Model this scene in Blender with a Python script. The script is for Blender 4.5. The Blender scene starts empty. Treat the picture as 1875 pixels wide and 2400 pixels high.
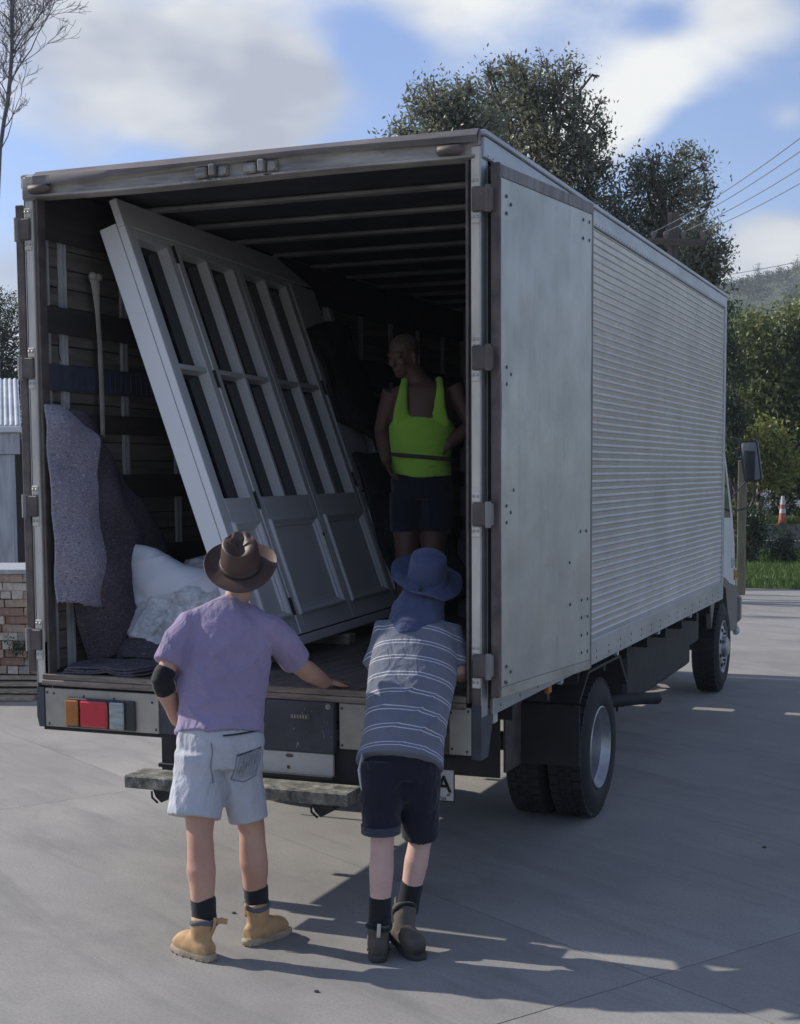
import bpy, bmesh, math, random
import numpy as np
from mathutils import Vector, Matrix, noise as mnoise
R = math.radians
scene = bpy.context.scene
col = scene.collection
random.seed(7)
rng = np.random.default_rng(11)

# ------------------------------------------------------------------ camera
CAM = Vector((3.2577, -6.1011, 2.0877))
YAW, PITCH, ROLL = 0.3829, -0.0873, -0.0061
FWD = Vector((-math.sin(YAW) * math.cos(PITCH), math.cos(YAW) * math.cos(PITCH), math.sin(PITCH)))
_r = Vector((math.cos(YAW), math.sin(YAW), 0)); _u = _r.cross(FWD)
CR = _r * math.cos(ROLL) + _u * math.sin(ROLL)
CU = -_r * math.sin(ROLL) + _u * math.cos(ROLL)
cd = bpy.data.cameras.new('camera')
cam = bpy.data.objects.new('camera', cd)
col.objects.link(cam)
cam.matrix_world = Matrix((
    (CR.x, CU.x, -FWD.x, CAM.x), (CR.y, CU.y, -FWD.y, CAM.y), (CR.z, CU.z, -FWD.z, CAM.z), (0, 0, 0, 1)))
cd.sensor_fit = 'VERTICAL'; cd.sensor_height = 24.0
cd.lens = 33.734; cd.shift_y = 0.0835
cd.clip_start = 0.05; cd.clip_end = 5000
scene.camera = cam

# ------------------------------------------------------------------ light
SUN_EL, SUN_AZ = R(33), R(-88.2)          # azimuth clockwise from +Y
w = bpy.data.worlds.new('World'); scene.world = w; w.use_nodes = True
nt = w.node_tree; N = nt.nodes; L = nt.links
for n in list(N): N.remove(n)
wo = N.new('ShaderNodeOutputWorld'); bg = N.new('ShaderNodeBackground')
sky = N.new('ShaderNodeTexSky'); sky.sky_type = 'NISHITA'; sky.sun_disc = False
sky.sun_elevation = SUN_EL; sky.sun_rotation = SUN_AZ; sky.air_density = 1.0; sky.dust_density = 0.6; sky.ozone_density = 1.6
bg.inputs['Strength'].default_value = 0.118
tc = N.new('ShaderNodeTexCoord')
mp = N.new('ShaderNodeMapping'); mp.inputs['Scale'].default_value = (1, 1, 1.9); mp.inputs['Location'].default_value = (0.3, 0.1, 0.0)
L.new(tc.outputs['Generated'], mp.inputs['Vector'])
n1 = N.new('ShaderNodeTexNoise'); n1.inputs['Scale'].default_value = 2.6; n1.inputs['Detail'].default_value = 9; n1.inputs['Roughness'].default_value = 0.56
L.new(mp.outputs['Vector'], n1.inputs['Vector'])
n2 = N.new('ShaderNodeTexNoise'); n2.inputs['Scale'].default_value = 4.5; n2.inputs['Detail'].default_value = 4
L.new(mp.outputs['Vector'], n2.inputs['Vector'])


def wmath(op, a, b=None):
    m = N.new('ShaderNodeMath'); m.operation = op
    for i, v in enumerate((a, b)):
        if v is None: continue
        if isinstance(v, (int, float)): m.inputs[i].default_value = v
        else: L.new(v, m.inputs[i])
    return m.outputs[0]


def cloud_bank(direction, width, amount):
    """a bank of cloud round one direction of the sky (true direction in the world)"""
    d = N.new('ShaderNodeVectorMath'); d.operation = 'DISTANCE'
    sc = N.new('ShaderNodeVectorMath'); sc.operation = 'MULTIPLY'; sc.inputs[1].default_value = (1, 1, 1.5)
    L.new(tc.outputs['Generated'], sc.inputs[0])
    L.new(sc.outputs[0], d.inputs[0])
    v = Vector(direction).normalized()
    d.inputs[1].default_value = (v.x, v.y, v.z * 1.5)
    q = wmath('DIVIDE', d.outputs['Value'], width)
    q = wmath('MULTIPLY', q, q)
    q = wmath('MULTIPLY', q, -1)
    q = wmath('EXPONENT', q)
    return wmath('MULTIPLY', q, amount)


cov = n1.outputs['Fac']
for dd, ww, aa in (
        ((-0.527, 0.81, 0.262), 0.075, 0.20), ((-0.47, 0.845, 0.26), 0.07, 0.20), ((-0.45, 0.865, 0.225), 0.05, 0.18), ((-0.42, 0.87, 0.25), 0.04, 0.12),
        ((-0.64, 0.72, 0.32), 0.10, 0.15), ((-0.345, 0.894, 0.30), 0.04, 0.10), ((-0.30, 0.90, 0.30), 0.05, 0.10),
        ((-0.245, 0.944, 0.225), 0.035, 0.20), ((-0.281, 0.94, 0.20), 0.035, 0.14), ((-0.205, 0.942, 0.25), 0.035, 0.20), ((-0.145, 0.949, 0.285), 0.04, 0.16), ((-0.12, 0.967, 0.222), 0.018, 0.12),
        ((-0.13, 0.978, 0.145), 0.030, 0.26), ((-0.10, 0.985, 0.125), 0.04, 0.26), ((-0.16, 0.98, 0.11), 0.03, 0.16),
        ((-0.370, 0.884, 0.272), 0.028, -0.20), ((-0.585, 0.79, 0.185), 0.04, -0.20), ((-0.505, 0.834, 0.195), 0.035, -0.16), ((-0.41, 0.89, 0.19), 0.05, -0.14),
        ((-0.172, 0.958, 0.215), 0.024, -0.20), ((-0.187, 0.963, 0.190), 0.03, -0.22), ((-0.138, 0.971, 0.190), 0.022, -0.20), ((-0.195, 0.935, 0.285), 0.02, -0.12)):
    cov = wmath('ADD', cov, cloud_bank(dd, ww, aa))
cr = N.new('ShaderNodeMapRange'); cr.interpolation_type = 'SMOOTHSTEP'
cr.inputs['From Min'].default_value = 0.47; cr.inputs['From Max'].default_value = 0.70
cr.inputs['To Min'].default_value = 0.04; cr.inputs['To Max'].default_value = 0.93
L.new(cov, cr.inputs['Value'])
ccol = N.new('ShaderNodeValToRGB')
ccol.color_ramp.elements[0].position = 0.40; ccol.color_ramp.elements[0].color = (3.5, 3.75, 4.3, 1)
ccol.color_ramp.elements[1].position = 0.60; ccol.color_ramp.elements[1].color = (7.4, 7.4, 7.1, 1)
L.new(n2.outputs['Fac'], ccol.inputs['Fac'])
blu = N.new('ShaderNodeMixRGB'); blu.blend_type = 'MULTIPLY'; blu.inputs['Fac'].default_value = 1.0; blu.inputs['Color2'].default_value = (0.86, 0.92, 1.16, 1)
L.new(sky.outputs['Color'], blu.inputs['Color1'])
mx = N.new('ShaderNodeMixRGB'); L.new(cr.outputs['Result'], mx.inputs['Fac'])
L.new(blu.outputs['Color'], mx.inputs['Color1']); L.new(ccol.outputs['Color'], mx.inputs['Color2'])
L.new(mx.outputs['Color'], bg.inputs['Color']); L.new(bg.outputs['Background'], wo.inputs['Surface'])

sd = bpy.data.lights.new('sun', 'SUN'); sd.energy = 4.2; sd.angle = R(0.6); sd.color = (1.0, 0.93, 0.83)
sun = bpy.data.objects.new('sun', sd); col.objects.link(sun)
sdir = Vector((math.sin(SUN_AZ) * math.cos(SUN_EL), math.cos(SUN_AZ) * math.cos(SUN_EL), math.sin(SUN_EL)))
sun.rotation_euler = (-sdir).to_track_quat('-Z', 'Y').to_euler()
sun.location = sdir * 50

vs = scene.view_settings
scene.display_settings.display_device = 'sRGB'
vs.view_transform = 'Standard'; vs.look = 'None'; vs.exposure = 0.24; vs.gamma = 1.0; vs.use_curve_mapping = False
scene.cycles.max_bounces = 8
scene.cycles.use_denoising = True
HAZE = 0.00055


# ------------------------------------------------------------------ materials
class M:
    """node material builder"""
    def __init__(s, name):
        s.m = bpy.data.materials.new(name); s.m.use_nodes = True
        s.t = s.m.node_tree; s.n = s.t.nodes; s.l = s.t.links
        s.b = s.n['Principled BSDF']
        s.co = s.n.new('ShaderNodeTexCoord').outputs['Object']

    def noise(s, scale, detail=5, rough=0.55, stretch=(1, 1, 1), distort=0.0):
        mp = s.n.new('ShaderNodeMapping'); mp.inputs['Scale'].default_value = stretch
        s.l.new(s.co, mp.inputs['Vector'])
        t = s.n.new('ShaderNodeTexNoise'); t.inputs['Scale'].default_value = scale
        t.inputs['Detail'].default_value = detail; t.inputs['Roughness'].default_value = rough; t.inputs['Distortion'].default_value = distort
        s.l.new(mp.outputs[0], t.inputs['Vector']); return t.outputs['Fac']

    def ramp(s, fac, stops):
        r = s.n.new('ShaderNodeValToRGB'); e = r.color_ramp.elements
        while len(e) < len(stops): e.new(0.5)
        for i, (p, c) in enumerate(stops):
            e[i].position = p; e[i].color = (c if len(c) == 4 else (*c, 1)) if not isinstance(c, float) else (c, c, c, 1)
        s.l.new(fac, r.inputs['Fac']); return r.outputs['Color']

    def mix(s, fac, a, b, mode='MIX'):
        m = s.n.new('ShaderNodeMixRGB'); m.blend_type = mode
        for k, v in (('Fac', fac), ('Color1', a), ('Color2', b)):
            if isinstance(v, (int, float)): m.inputs[k].default_value = v
            elif isinstance(v, tuple): m.inputs[k].default_value = (*v[:3], 1)
            else: s.l.new(v, m.inputs[k])
        return m.outputs['Color']

    def math(s, op, a, b=None):
        m = s.n.new('ShaderNodeMath'); m.operation = op
        for i, v in enumerate((a, b)):
            if v is None: continue
            if isinstance(v, (int, float)): m.inputs[i].default_value = v
            else: s.l.new(v, m.inputs[i])
        return m.outputs[0]

    def set(s, **k):
        for n, v in k.items():
            i = s.b.inputs[n.replace('_', ' ')]
            if isinstance(v, tuple): i.default_value = (*v[:3], 1)
            elif isinstance(v, (int, float)): i.default_value = v
            else: s.l.new(v, i)
        return s

    def bump(s, h, strength=0.3, dist=0.01):
        b = s.n.new('ShaderNodeBump'); b.inputs['Strength'].default_value = strength; b.inputs['Distance'].default_value = dist
        s.l.new(h, b.inputs['Height'])
        old = s.b.inputs['Normal']
        if old.is_linked: s.l.new(old.links[0].from_socket, b.inputs['Normal'])
        s.l.new(b.outputs['Normal'], old); return s


def worn(name, base, dark, rough=0.6, metal=0.0, scale=6, stretch=(1, 1, 1), lo=0.35, hi=0.65, bump=0.15, fine=60, spec=None, dirt=None):
    m = M(name)
    f = m.noise(scale, 7, 0.6, stretch)
    c = m.ramp(f, [(lo, dark), (hi, base)])
    if dirt:
        g = m.noise(scale * 2.3, 8, 0.7, stretch)
        c = m.mix(m.ramp(g, [(dirt[1], 0.0), (dirt[1] + 0.08, 1.0)]), c, dirt[0])
    m.set(Base_Color=c, Roughness=rough, Metallic=metal)
    if spec is not None: m.set(Specular_IOR_Level=spec)
    if bump: m.bump(m.noise(fine, 4), bump, 0.003)
    return m.m


def plain(name, c, rough=0.6, metal=0.0, spec=0.5, var=0.12, scale=30):
    m = M(name)
    f = m.noise(scale, 4)
    a = tuple(x * (1 - var) for x in c); b = tuple(min(1, x * (1 + var)) for x in c)
    m.set(Base_Color=m.ramp(f, [(0.3, a), (0.7, b)]), Roughness=rough, Metallic=metal, Specular_IOR_Level=spec)
    return m.m


MT = {}
# concrete
m = M('concrete')
big = m.noise(0.35, 6, 0.6); mid = m.noise(2.2, 8, 0.65, (1, 1.6, 1)); fine = m.noise(75, 4, .7); swp = m.noise(1.0, 5, 0.6, (0.6, 4, 1), 0.6)
c = m.ramp(big, [(0.3, (0.29, 0.282, 0.268)), (0.7, (0.415, 0.402, 0.38))])
c = m.mix(0.55, c, m.ramp(mid, [(0.3, (0.17, 0.17, 0.165)), (0.62, (0.36, 0.35, 0.335))]), 'SOFT_LIGHT')
c = m.mix(m.ramp(swp, [(0.50, 0.0), (0.70, 0.45)]), c, (0.15, 0.15, 0.15))
c = m.mix(m.ramp(fine, [(0.33, 0.38), (0.55, 0.0)]), c, (0.13, 0.13, 0.125))
c = m.mix(m.ramp(m.noise(55, 3, .7), [(0.62, 0.0), (0.74, 0.35)]), c, (0.52, 0.51, 0.49))
st = m.noise(.55, 6, .68, (1.0, 1.5, 1), .5)
c = m.mix(m.ramp(st, [(0.54, 0.0), (0.64, 0.35)]), c, (0.17, 0.165, 0.155))
spot = m.noise(3.1, 2, .4)
c = m.mix(m.ramp(spot, [(0.76, 0.0), (0.80, 0.25)]), c, (0.10, 0.10, 0.095))
m.set(Base_Color=c, Roughness=m.ramp(mid, [(0.3, 0.72), (0.7, 0.9)]), Specular_IOR_Level=0.35).bump(fine, 0.25, 0.002)
MT['concrete'] = m.m
MT['joint'] = plain('joint_filler', (0.03, 0.03, 0.03), 0.95)
# aluminium
m = M('bare_aluminium')
f1 = m.noise(1.6, 5, 0.6); f2 = m.noise(5, 7, 0.65, (1, 1, 0.7)); f3 = m.noise(200, 2, 0.5, (1, 1, 0.1))
c = m.ramp(f1, [(0.3, (0.38, 0.385, 0.36)), (0.7, (0.51, 0.51, 0.475))])
c = m.mix(m.ramp(f2, [(0.55, 0.0), (0.8, 0.16)]), c, (0.33, 0.34, 0.32))
scr = m.noise(11, 3, .5, (1, 3.0, .25), 2.0)
c = m.mix(m.ramp(scr, [(0.66, 0.0), (0.70, .35)]), c, (0.26, 0.26, 0.245))
stk_ = m.noise(9, 4, .6, (1, 2.2, .12))
c = m.mix(m.ramp(stk_, [(0.5, 0.0), (0.72, .25)]), c, (0.30, 0.30, 0.27))
m.set(Base_Color=c, Metallic=0.75, Roughness=m.ramp(f2, [(0.3, 0.38), (0.7, 0.55)])).bump(f1, 0.25, 0.06).bump(f3, 0.08, 0.002)
MT['alu_door'] = m.m
m = M('corrugated_aluminium')
f1 = m.noise(2.2, 6, 0.6); f2 = m.noise(14, 6, 0.65, (1, 0.3, 2))
c = m.ramp(f1, [(0.3, (0.46, 0.455, 0.435)), (0.7, (0.58, 0.57, 0.55))])
c = m.mix(m.ramp(f2, [(0.5, 0.0), (0.75, 0.3)]), c, (0.36, 0.36, 0.365))
m.set(Base_Color=c, Metallic=0.7, Roughness=m.ramp(f2, [(0.3, 0.32), (0.7, 0.46)]))
MT['alu_corr'] = m.m
MT['alu_rail'] = worn('aluminium_rail', (0.46, 0.48, 0.49), (0.33, 0.345, 0.355), 0.45, 0.7, 5, (1, 0.3, 1), bump=0.1)
MT['cream_post'] = worn('cream_paint', (0.66, 0.62, 0.53), (0.46, 0.43, 0.36), 0.55, 0, 4, (3, 3, 0.6), dirt=((0.10, 0.08, 0.06), 0.66))
MT['brown_steel'] = worn('brown_steel', (0.15, 0.12, 0.105), (0.075, 0.062, 0.057), 0.62, 0.2, 9, dirt=((0.16, 0.13, 0.11), 0.62))
MT['rust_steel'] = worn('rust_red_steel', (0.20, 0.10, 0.085), (0.09, 0.06, 0.055), 0.7, 0.1, 9)
MT['gasket'] = plain('rubber_gasket', (0.022, 0.018, 0.02), 0.6)
MT['gasket_grey'] = worn('grey_door_edge', (0.27, 0.26, 0.25), (0.14, 0.125, 0.12), 0.6, 0.1, 6, (3, 3, .5))
MT['header'] = worn('weathered_header', (0.44, 0.41, 0.365), (0.17, 0.155, 0.14), 0.6, 0.1, 3.2, (0.7, 1, 5), 0.34, 0.62, dirt=((0.05, 0.045, 0.045), 0.62))
MT['header_dark'] = worn('dark_header_flange', (0.20, 0.175, 0.165), (0.10, 0.09, 0.09), 0.6, 0.1, 4, (.6, 1, 4))
MT['skirt'] = worn('weathered_skirt', (0.44, 0.41, 0.34), (0.29, 0.27, 0.22), 0.55, 0.05, 3, (1, 1, 1.5), dirt=((0.09, 0.075, 0.06), 0.68))
m = M('navy_scratched')
f = m.noise(5, 7, .6); sc = m.noise(26, 2, .5, (1.4, 1, .5), 2.2)
c = m.ramp(f, [(.35, (0.035, 0.037, 0.045)), (.65, (0.062, 0.066, 0.09))])
c = m.mix(m.ramp(sc, [(0.69, 0.0), (0.72, .8)]), c, (0.25, 0.25, 0.25))
c = m.mix(m.ramp(m.noise(3.3, 6, .7), [(0.58, 0.0), (0.72, .5)]), c, (0.10, 0.075, 0.05))
m.set(Base_Color=c, Roughness=.5)
MT['navy'] = m.m
MT['bracket_blue'] = worn('blue_steel_bracket', (0.075, 0.083, 0.105), (0.045, 0.05, 0.062), 0.5, 0.2, 7)
MT['chassis'] = worn('black_chassis', (0.025, 0.025, 0.027), (0.012, 0.012, 0.013), 0.7, 0.1, 8)
MT['flap'] = worn('rubber_mudflap', (0.022, 0.022, 0.024), (0.012, 0.012, 0.012), 0.65, 0, 6, dirt=((0.05, 0.045, 0.04), 0.7))
MT['tyre'] = worn('tyre_rubber', (0.019, 0.020, 0.022), (0.011, 0.011, 0.012), 0.8, 0, 12, fine=90, bump=.3)
MT['rim'] = worn('silver_rim', (0.42, 0.43, 0.45), (0.25, 0.25, 0.26), 0.4, 0.6, 6)
MT['white_paint'] = worn('white_paint', (0.70, 0.71, 0.72), (0.60, 0.61, 0.62), 0.3, 0, 3, bump=0)
MT['white_panel'] = worn('grubby_white_panel', (0.60, 0.59, 0.55), (0.48, 0.47, 0.43), 0.5, 0, 4, dirt=((0.14, 0.12, 0.1), 0.7))
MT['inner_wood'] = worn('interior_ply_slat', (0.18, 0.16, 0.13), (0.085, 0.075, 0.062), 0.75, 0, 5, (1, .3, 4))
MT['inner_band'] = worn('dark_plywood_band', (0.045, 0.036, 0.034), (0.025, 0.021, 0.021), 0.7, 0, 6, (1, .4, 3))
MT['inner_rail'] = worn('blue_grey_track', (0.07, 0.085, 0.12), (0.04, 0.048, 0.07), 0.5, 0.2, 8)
MT['inner_strut'] = worn('galvanised_strut', (0.55, 0.55, 0.54), (0.28, 0.28, 0.28), 0.5, 0.2, 7, (1, 1, .4))
MT['deck'] = worn('worn_deck_board', (0.20, 0.165, 0.14), (0.10, 0.085, 0.075), 0.7, 0, 6, (4, .5, 1), dirt=((0.17, 0.15, 0.13), 0.62))
MT['deck_edge'] = worn('worn_deck_edge', (0.30, 0.25, 0.20), (0.11, 0.08, 0.065), 0.6, 0.1, 8, (.5, 1, 4), dirt=((0.03, 0.028, 0.028), 0.6))
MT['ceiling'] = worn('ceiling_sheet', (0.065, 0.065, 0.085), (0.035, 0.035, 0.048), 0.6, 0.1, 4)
MT['bow'] = worn('roof_bow_metal', (0.42, 0.41, 0.41), (0.22, 0.215, 0.22), 0.6, 0.2, 6, (.5, 1, 1))
m = M('painted_joinery')
f = m.noise(2.0, 4); m.set(Base_Color=m.ramp(f, [(0.3, (0.80, 0.80, 0.80)), (0.7, (0.84, 0.84, 0.835))]), Roughness=0.42, Specular_IOR_Level=0.4)
m.bump(m.noise(90, 3, .5, (1, 1, .15)), .05, .001)
MT['joinery'] = m.m
m = M('dark_pane_glass'); m.set(Base_Color=(0.010, 0.012, 0.018), Roughness=0.08, Specular_IOR_Level=0.22)
MT['pane'] = m.m
MT['hinge_metal'] = plain('hinge_metal', (0.16, 0.16, 0.16), 0.4, 0.7)
MT['brass'] = plain('black_hinge_pin', (0.03, 0.03, 0.03), 0.4, 0.4)


def felt(name, base, dark, fl):
    m = M(name)
    f = m.noise(3, 6, .6); g = m.noise(48, 4, .75, (1, 1, 2.4)); h = m.noise(70, 3, .75, (1, 1, 2)); k = m.noise(38, 2, .6, (1, 1, 2))
    c = m.ramp(f, [(.3, dark), (.7, base)])
    c = m.mix(m.ramp(g, [(.55, 0.0), (.66, .9)]), c, fl)
    c = m.mix(m.ramp(h, [(.36, .85), (.46, 0.0)]), c, tuple(x * .35 for x in dark))
    c = m.mix(m.ramp(k, [(.68, 0.0), (.72, .6)]), c, (0.25, 0.08, 0.06))
    m.set(Base_Color=c, Roughness=.98, Specular_IOR_Level=.1)
    m.bump(g, .6, .006)
    return m.m


MT['felt_light'] = felt('lilac_felt', (0.37, 0.35, 0.41), (0.26, 0.245, 0.30), (0.58, 0.57, 0.60))
MT['felt_dark'] = felt('brown_grey_felt', (0.115, 0.10, 0.115), (0.06, 0.052, 0.065), (0.2, 0.19, 0.21))
MT['felt_grey'] = felt('grey_felt', (0.17, 0.155, 0.18), (0.08, 0.075, 0.09), (0.27, 0.26, 0.28))
MT['felt_green'] = felt('black_green_felt', (0.05, 0.058, 0.06), (0.025, 0.03, 0.034), (0.10, 0.11, 0.11))
m = M('foam_sheet')
f = m.noise(5, 4); m.set(Base_Color=m.ramp(f, [(.3, (0.62, 0.65, 0.70)), (.7, (0.74, 0.77, 0.80))]), Roughness=.55, Subsurface_Weight=.15, Specular_IOR_Level=.3)
MT['foam'] = m.m
m = M('plastic_film')
f = m.noise(16, 6, .7, (1, 1, 1), 1.5); g = m.noise(40, 4, .7, (1, 1, 1), 1.0)
m.set(Base_Color=m.ramp(f, [(.3, (0.66, 0.69, 0.72)), (.7, (0.85, 0.87, 0.88))]), Roughness=.25, Specular_IOR_Level=.6, Alpha=m.ramp(f, [(.30, .60), (.62, .97)]))
m.bump(f, .8, .02).bump(g, .6, .008)
MT['film'] = m.m
MT['strap'] = worn('cream_webbing', (0.40, 0.37, 0.31), (0.25, 0.23, 0.2), .8, 0, 8)


def cloth_mat(name, c, weave=420, var=.10, rough=.9, bump=.25):
    m = M(name)
    f = m.noise(4, 5); g = m.noise(weave, 2)
    a = tuple(x * (1 - var) for x in c); b = tuple(x * (1 + var) for x in c)
    m.set(Base_Color=m.ramp(f, [(.3, a), (.7, b)]), Roughness=rough, Specular_IOR_Level=.15, Sheen_Weight=.15)
    m.bump(g, bump, .0015)
    w1 = m.noise(8, 3, .5, (1, 1, .55), 1.8); w2 = m.noise(22, 3, .5, (1, 1, .7), 1.2)
    if weave > 350: m.bump(w1, .85, .024).bump(w2, .55, .007)
    return m


MT['purple'] = cloth_mat('purple_tee', (0.285, 0.235, 0.355)).m
MT['denim'] = cloth_mat('washed_denim', (0.43, 0.445, 0.485), 600, .14).m
MT['denim_pocket'] = cloth_mat('denim_pocket', (0.33, 0.35, 0.39), 600, .14).m
MT['denim_seam'] = cloth_mat('denim_seam', (0.20, 0.22, 0.27), 600, .14).m
MT['navy_cloth'] = cloth_mat('dark_navy_cloth', (0.014, 0.016, 0.027), 600).m
MT['navy_cuff'] = cloth_mat('navy_cuff', (0.05, 0.055, 0.075), 600).m
MT['hat_blue'] = cloth_mat('blue_hat_cloth', (0.062, 0.080, 0.155), 500).m
m = M('brown_leather'); f = m.noise(9, 6, .6); g = m.noise(60, 4)
m.set(Base_Color=m.ramp(f, [(.3, (0.050, 0.030, 0.026)), (.7, (0.100, 0.060, 0.046))]), Roughness=.52, Specular_IOR_Level=.45).bump(g, .2, .002)
MT['leather'] = m.m
MT['hatband'] = plain('dark_hat_band', (0.035, 0.024, 0.022), .5)
MT['sock'] = cloth_mat('black_sock', (0.018, 0.020, 0.023), 300).m
MT['brace'] = cloth_mat('black_elbow_brace', (0.012, 0.012, 0.013), 300, .1, .7).m
MT['boot_tan'] = worn('tan_nubuck', (0.52, 0.33, 0.16), (0.38, 0.23, 0.11), .75, 0, 12, fine=120, bump=.2)
MT['sole_tan'] = worn('tan_sole', (0.42, 0.34, 0.24), (0.26, 0.21, 0.15), .7, 0, 14)
MT['boot_collar'] = cloth_mat('grey_collar', (0.10, 0.11, 0.12), 200).m
MT['boot_brown'] = worn('olive_brown_suede', (0.115, 0.095, 0.072), (0.06, 0.052, 0.045), .8, 0, 10, fine=120, bump=.2)
MT['sole_dark'] = worn('dark_sole', (0.05, 0.046, 0.042), (0.028, 0.027, 0.026), .7, 0, 12)
MT['pull_tab'] = plain('cream_pull_tab', (0.55, 0.52, 0.42), .7)


def _skin(name, c):
    m = M(name); f = m.noise(7, 5, .6); g = m.noise(130, 3)
    a = (c[0] * .88, c[1] * .78, c[2] * .76); b = (c[0] * 1.06, c[1] * 1.06, c[2] * 1.06)
    bl_ = m.noise(28, 4, .65); c_ = m.ramp(f, [(.32, a), (.68, b)])
    c_ = m.mix(m.ramp(bl_, [(.52, 0.0), (.72, .45)]), c_, (c[0] * .80, c[1] * .58, c[2] * .56)); c_ = m.mix(m.ramp(m.noise(90, 3, .6), [(.66, 0.0), (.74, .35)]), c_, (c[0] * .5, c[1] * .42, c[2] * .38))
    m.set(Base_Color=c_, Roughness=.55, Subsurface_Weight=.10, Specular_IOR_Level=.35)
    m.b.inputs['Subsurface Scale'].default_value = .02
    m.bump(g, .12, .001)
    return m.m
MT['skin_tan'] = _skin('tanned_skin', (0.50, 0.31, 0.225))
MT['skin_arm'] = _skin('weathered_arm_skin', (0.42, 0.235, 0.16))
MT['skin_pale'] = _skin('pale_skin', (0.60, 0.42, 0.36))
MT['skin_shaded'] = _skin('shade_darkened_skin', (0.11, 0.062, 0.048))  # skin colour darkened to carry the shade inside the truck
MT['hair_grey'] = plain('grey_hair', (0.30, 0.29, 0.28), .7)
MT['hair_brown'] = plain('brown_hair', (0.08, 0.05, 0.035), .7)
MT['singlet'] = cloth_mat('hi_vis_green', (0.25, 0.46, 0.06), 300).m
MT['print_dark'] = plain('dark_print', (0.02, 0.04, 0.02), .8)
MT['red_lens'] = plain('red_lens', (0.55, 0.035, 0.05), .18, var=.05)
MT['amber_lens'] = plain('amber_lens', (0.42, 0.16, 0.035), .2, var=.08)
MT['clear_lens'] = worn('clear_ribbed_lens', (0.50, 0.55, 0.53), (0.28, 0.32, 0.31), .2, 0, 30, (.3, 1, 2))
MT['lamp_black'] = plain('black_plastic', (0.03, 0.033, 0.035), .45)
MT['glass_dark'] = plain('dark_blue_glass', (0.012, 0.014, 0.035), .08, var=.02)
m = M('mirror_glass'); m.set(Base_Color=(0.28, 0.30, 0.32), Metallic=1.0, Roughness=.04); MT['mirror'] = m.m
MT['plate_white'] = plain('plate_white', (0.62, 0.62, 0.58), .4, var=.04)
MT['text_black'] = plain('text_black', (0.01, 0.01, 0.01), .5)
MT['bolt'] = plain('bolt_zinc', (0.42, 0.40, 0.36), .4, .6)
MT['rivet'] = plain('dark_rivet', (0.10, 0.10, 0.11), .5, .4)
MT['bumper_grey'] = plain('grey_bumper', (0.12, 0.115, 0.11), .5)
m = M('step_board')
f = m.noise(14, 8, .75); g = m.noise(7, 5)
c = m.ramp(f, [(.40, (0.055, 0.06, 0.05)), (.52, (0.15, 0.15, 0.125)), (.62, (0.36, 0.34, 0.29))])
c = m.mix(m.ramp(g, [(.4, .0), (.7, .5)]), c, (0.30, 0.28, 0.24))
m.set(Base_Color=c, Roughness=.8).bump(f, .5, .006)
MT['step'] = m.m
# bricks
for i, (a, b) in enumerate((((0.40, 0.31, 0.235), (0.28, 0.21, 0.16)), ((0.56, 0.51, 0.45), (0.36, 0.31, 0.26)), ((0.30, 0.185, 0.145), (0.22, 0.14, 0.11)), ((0.36, 0.33, 0.30), (0.22, 0.19, 0.17)))):
    MT['brick%d' % i] = worn('old_brick_%d' % i, a, b, .9, 0, 16, dirt=((0.55, 0.52, 0.46), .60), bump=.5, fine=80)
MT['board'] = worn('weathered_board', (0.40, 0.34, 0.26), (0.22, 0.185, 0.145), .85, 0, 6, (1, 6, 6))
MT['grey_post'] = worn('grey_painted_timber', (0.42, 0.44, 0.46), (0.28, 0.29, 0.31), .7, 0, 5, (4, 4, .5))
MT['roof_iron'] = worn('pale_roof_iron', (0.66, 0.68, 0.68), (0.48, 0.50, 0.51), .45, .3, 4)
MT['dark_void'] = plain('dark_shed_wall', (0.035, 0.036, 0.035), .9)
MT['wall_conc'] = worn('low_wall_concrete', (0.24, 0.225, 0.205), (0.15, 0.14, 0.125), .9, 0, 2.5, (1, 1, 2), dirt=((0.07, 0.075, 0.05), .62))
MT['timber_post'] = worn('olive_timber_post', (0.20, 0.18, 0.125), (0.12, 0.11, 0.075), .85, 0, 5, (5, 5, .5))
MT['pole_wood'] = worn('pole_wood', (0.12, 0.10, 0.085), (0.07, 0.06, 0.052), .85, 0, 5, (5, 5, .5))
MT['wire'] = plain('wire', (0.16, 0.17, 0.20), .6)
MT['insulator'] = plain('insulator', (0.16, 0.13, 0.12), .3)
MT['cone_orange'] = plain('cone_orange', (0.42, 0.12, 0.07), .5)
MT['cone_white'] = plain('cone_white', (0.55, 0.55, 0.55), .5)
MT['bark'] = worn('bark', (0.105, 0.088, 0.074), (0.05, 0.043, 0.038), .9, 0, 8, (3, 3, .6), bump=.5)
MT['bark_pale'] = worn('bare_twig_bark', (0.17, 0.155, 0.165), (0.10, 0.092, 0.10), .85, 0, 8)
MT['soil'] = worn('soil', (0.10, 0.085, 0.06), (0.05, 0.045, 0.03), .95, 0, 3)


def leafmat(name, cols, trans=.3, rough=.5):
    m = M(name)
    oi = m.n.new('ShaderNodeAttribute'); oi.attribute_name = 'tone'
    c = m.ramp(oi.outputs['Fac'], [(i / (len(cols) - 1), q) for i, q in enumerate(cols)])
    m.set(Base_Color=c, Roughness=rough, Specular_IOR_Level=.4)
    tr = m.n.new('ShaderNodeBsdfTranslucent'); m.l.new(c, tr.inputs['Color'])
    mxs = m.n.new('ShaderNodeMixShader'); mxs.inputs['Fac'].default_value = trans
    m.l.new(m.b.outputs[0], mxs.inputs[1]); m.l.new(tr.outputs[0], mxs.inputs[2])
    m.l.new(mxs.outputs[0], m.n['Material Output'].inputs['Surface'])
    return m.m


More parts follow.
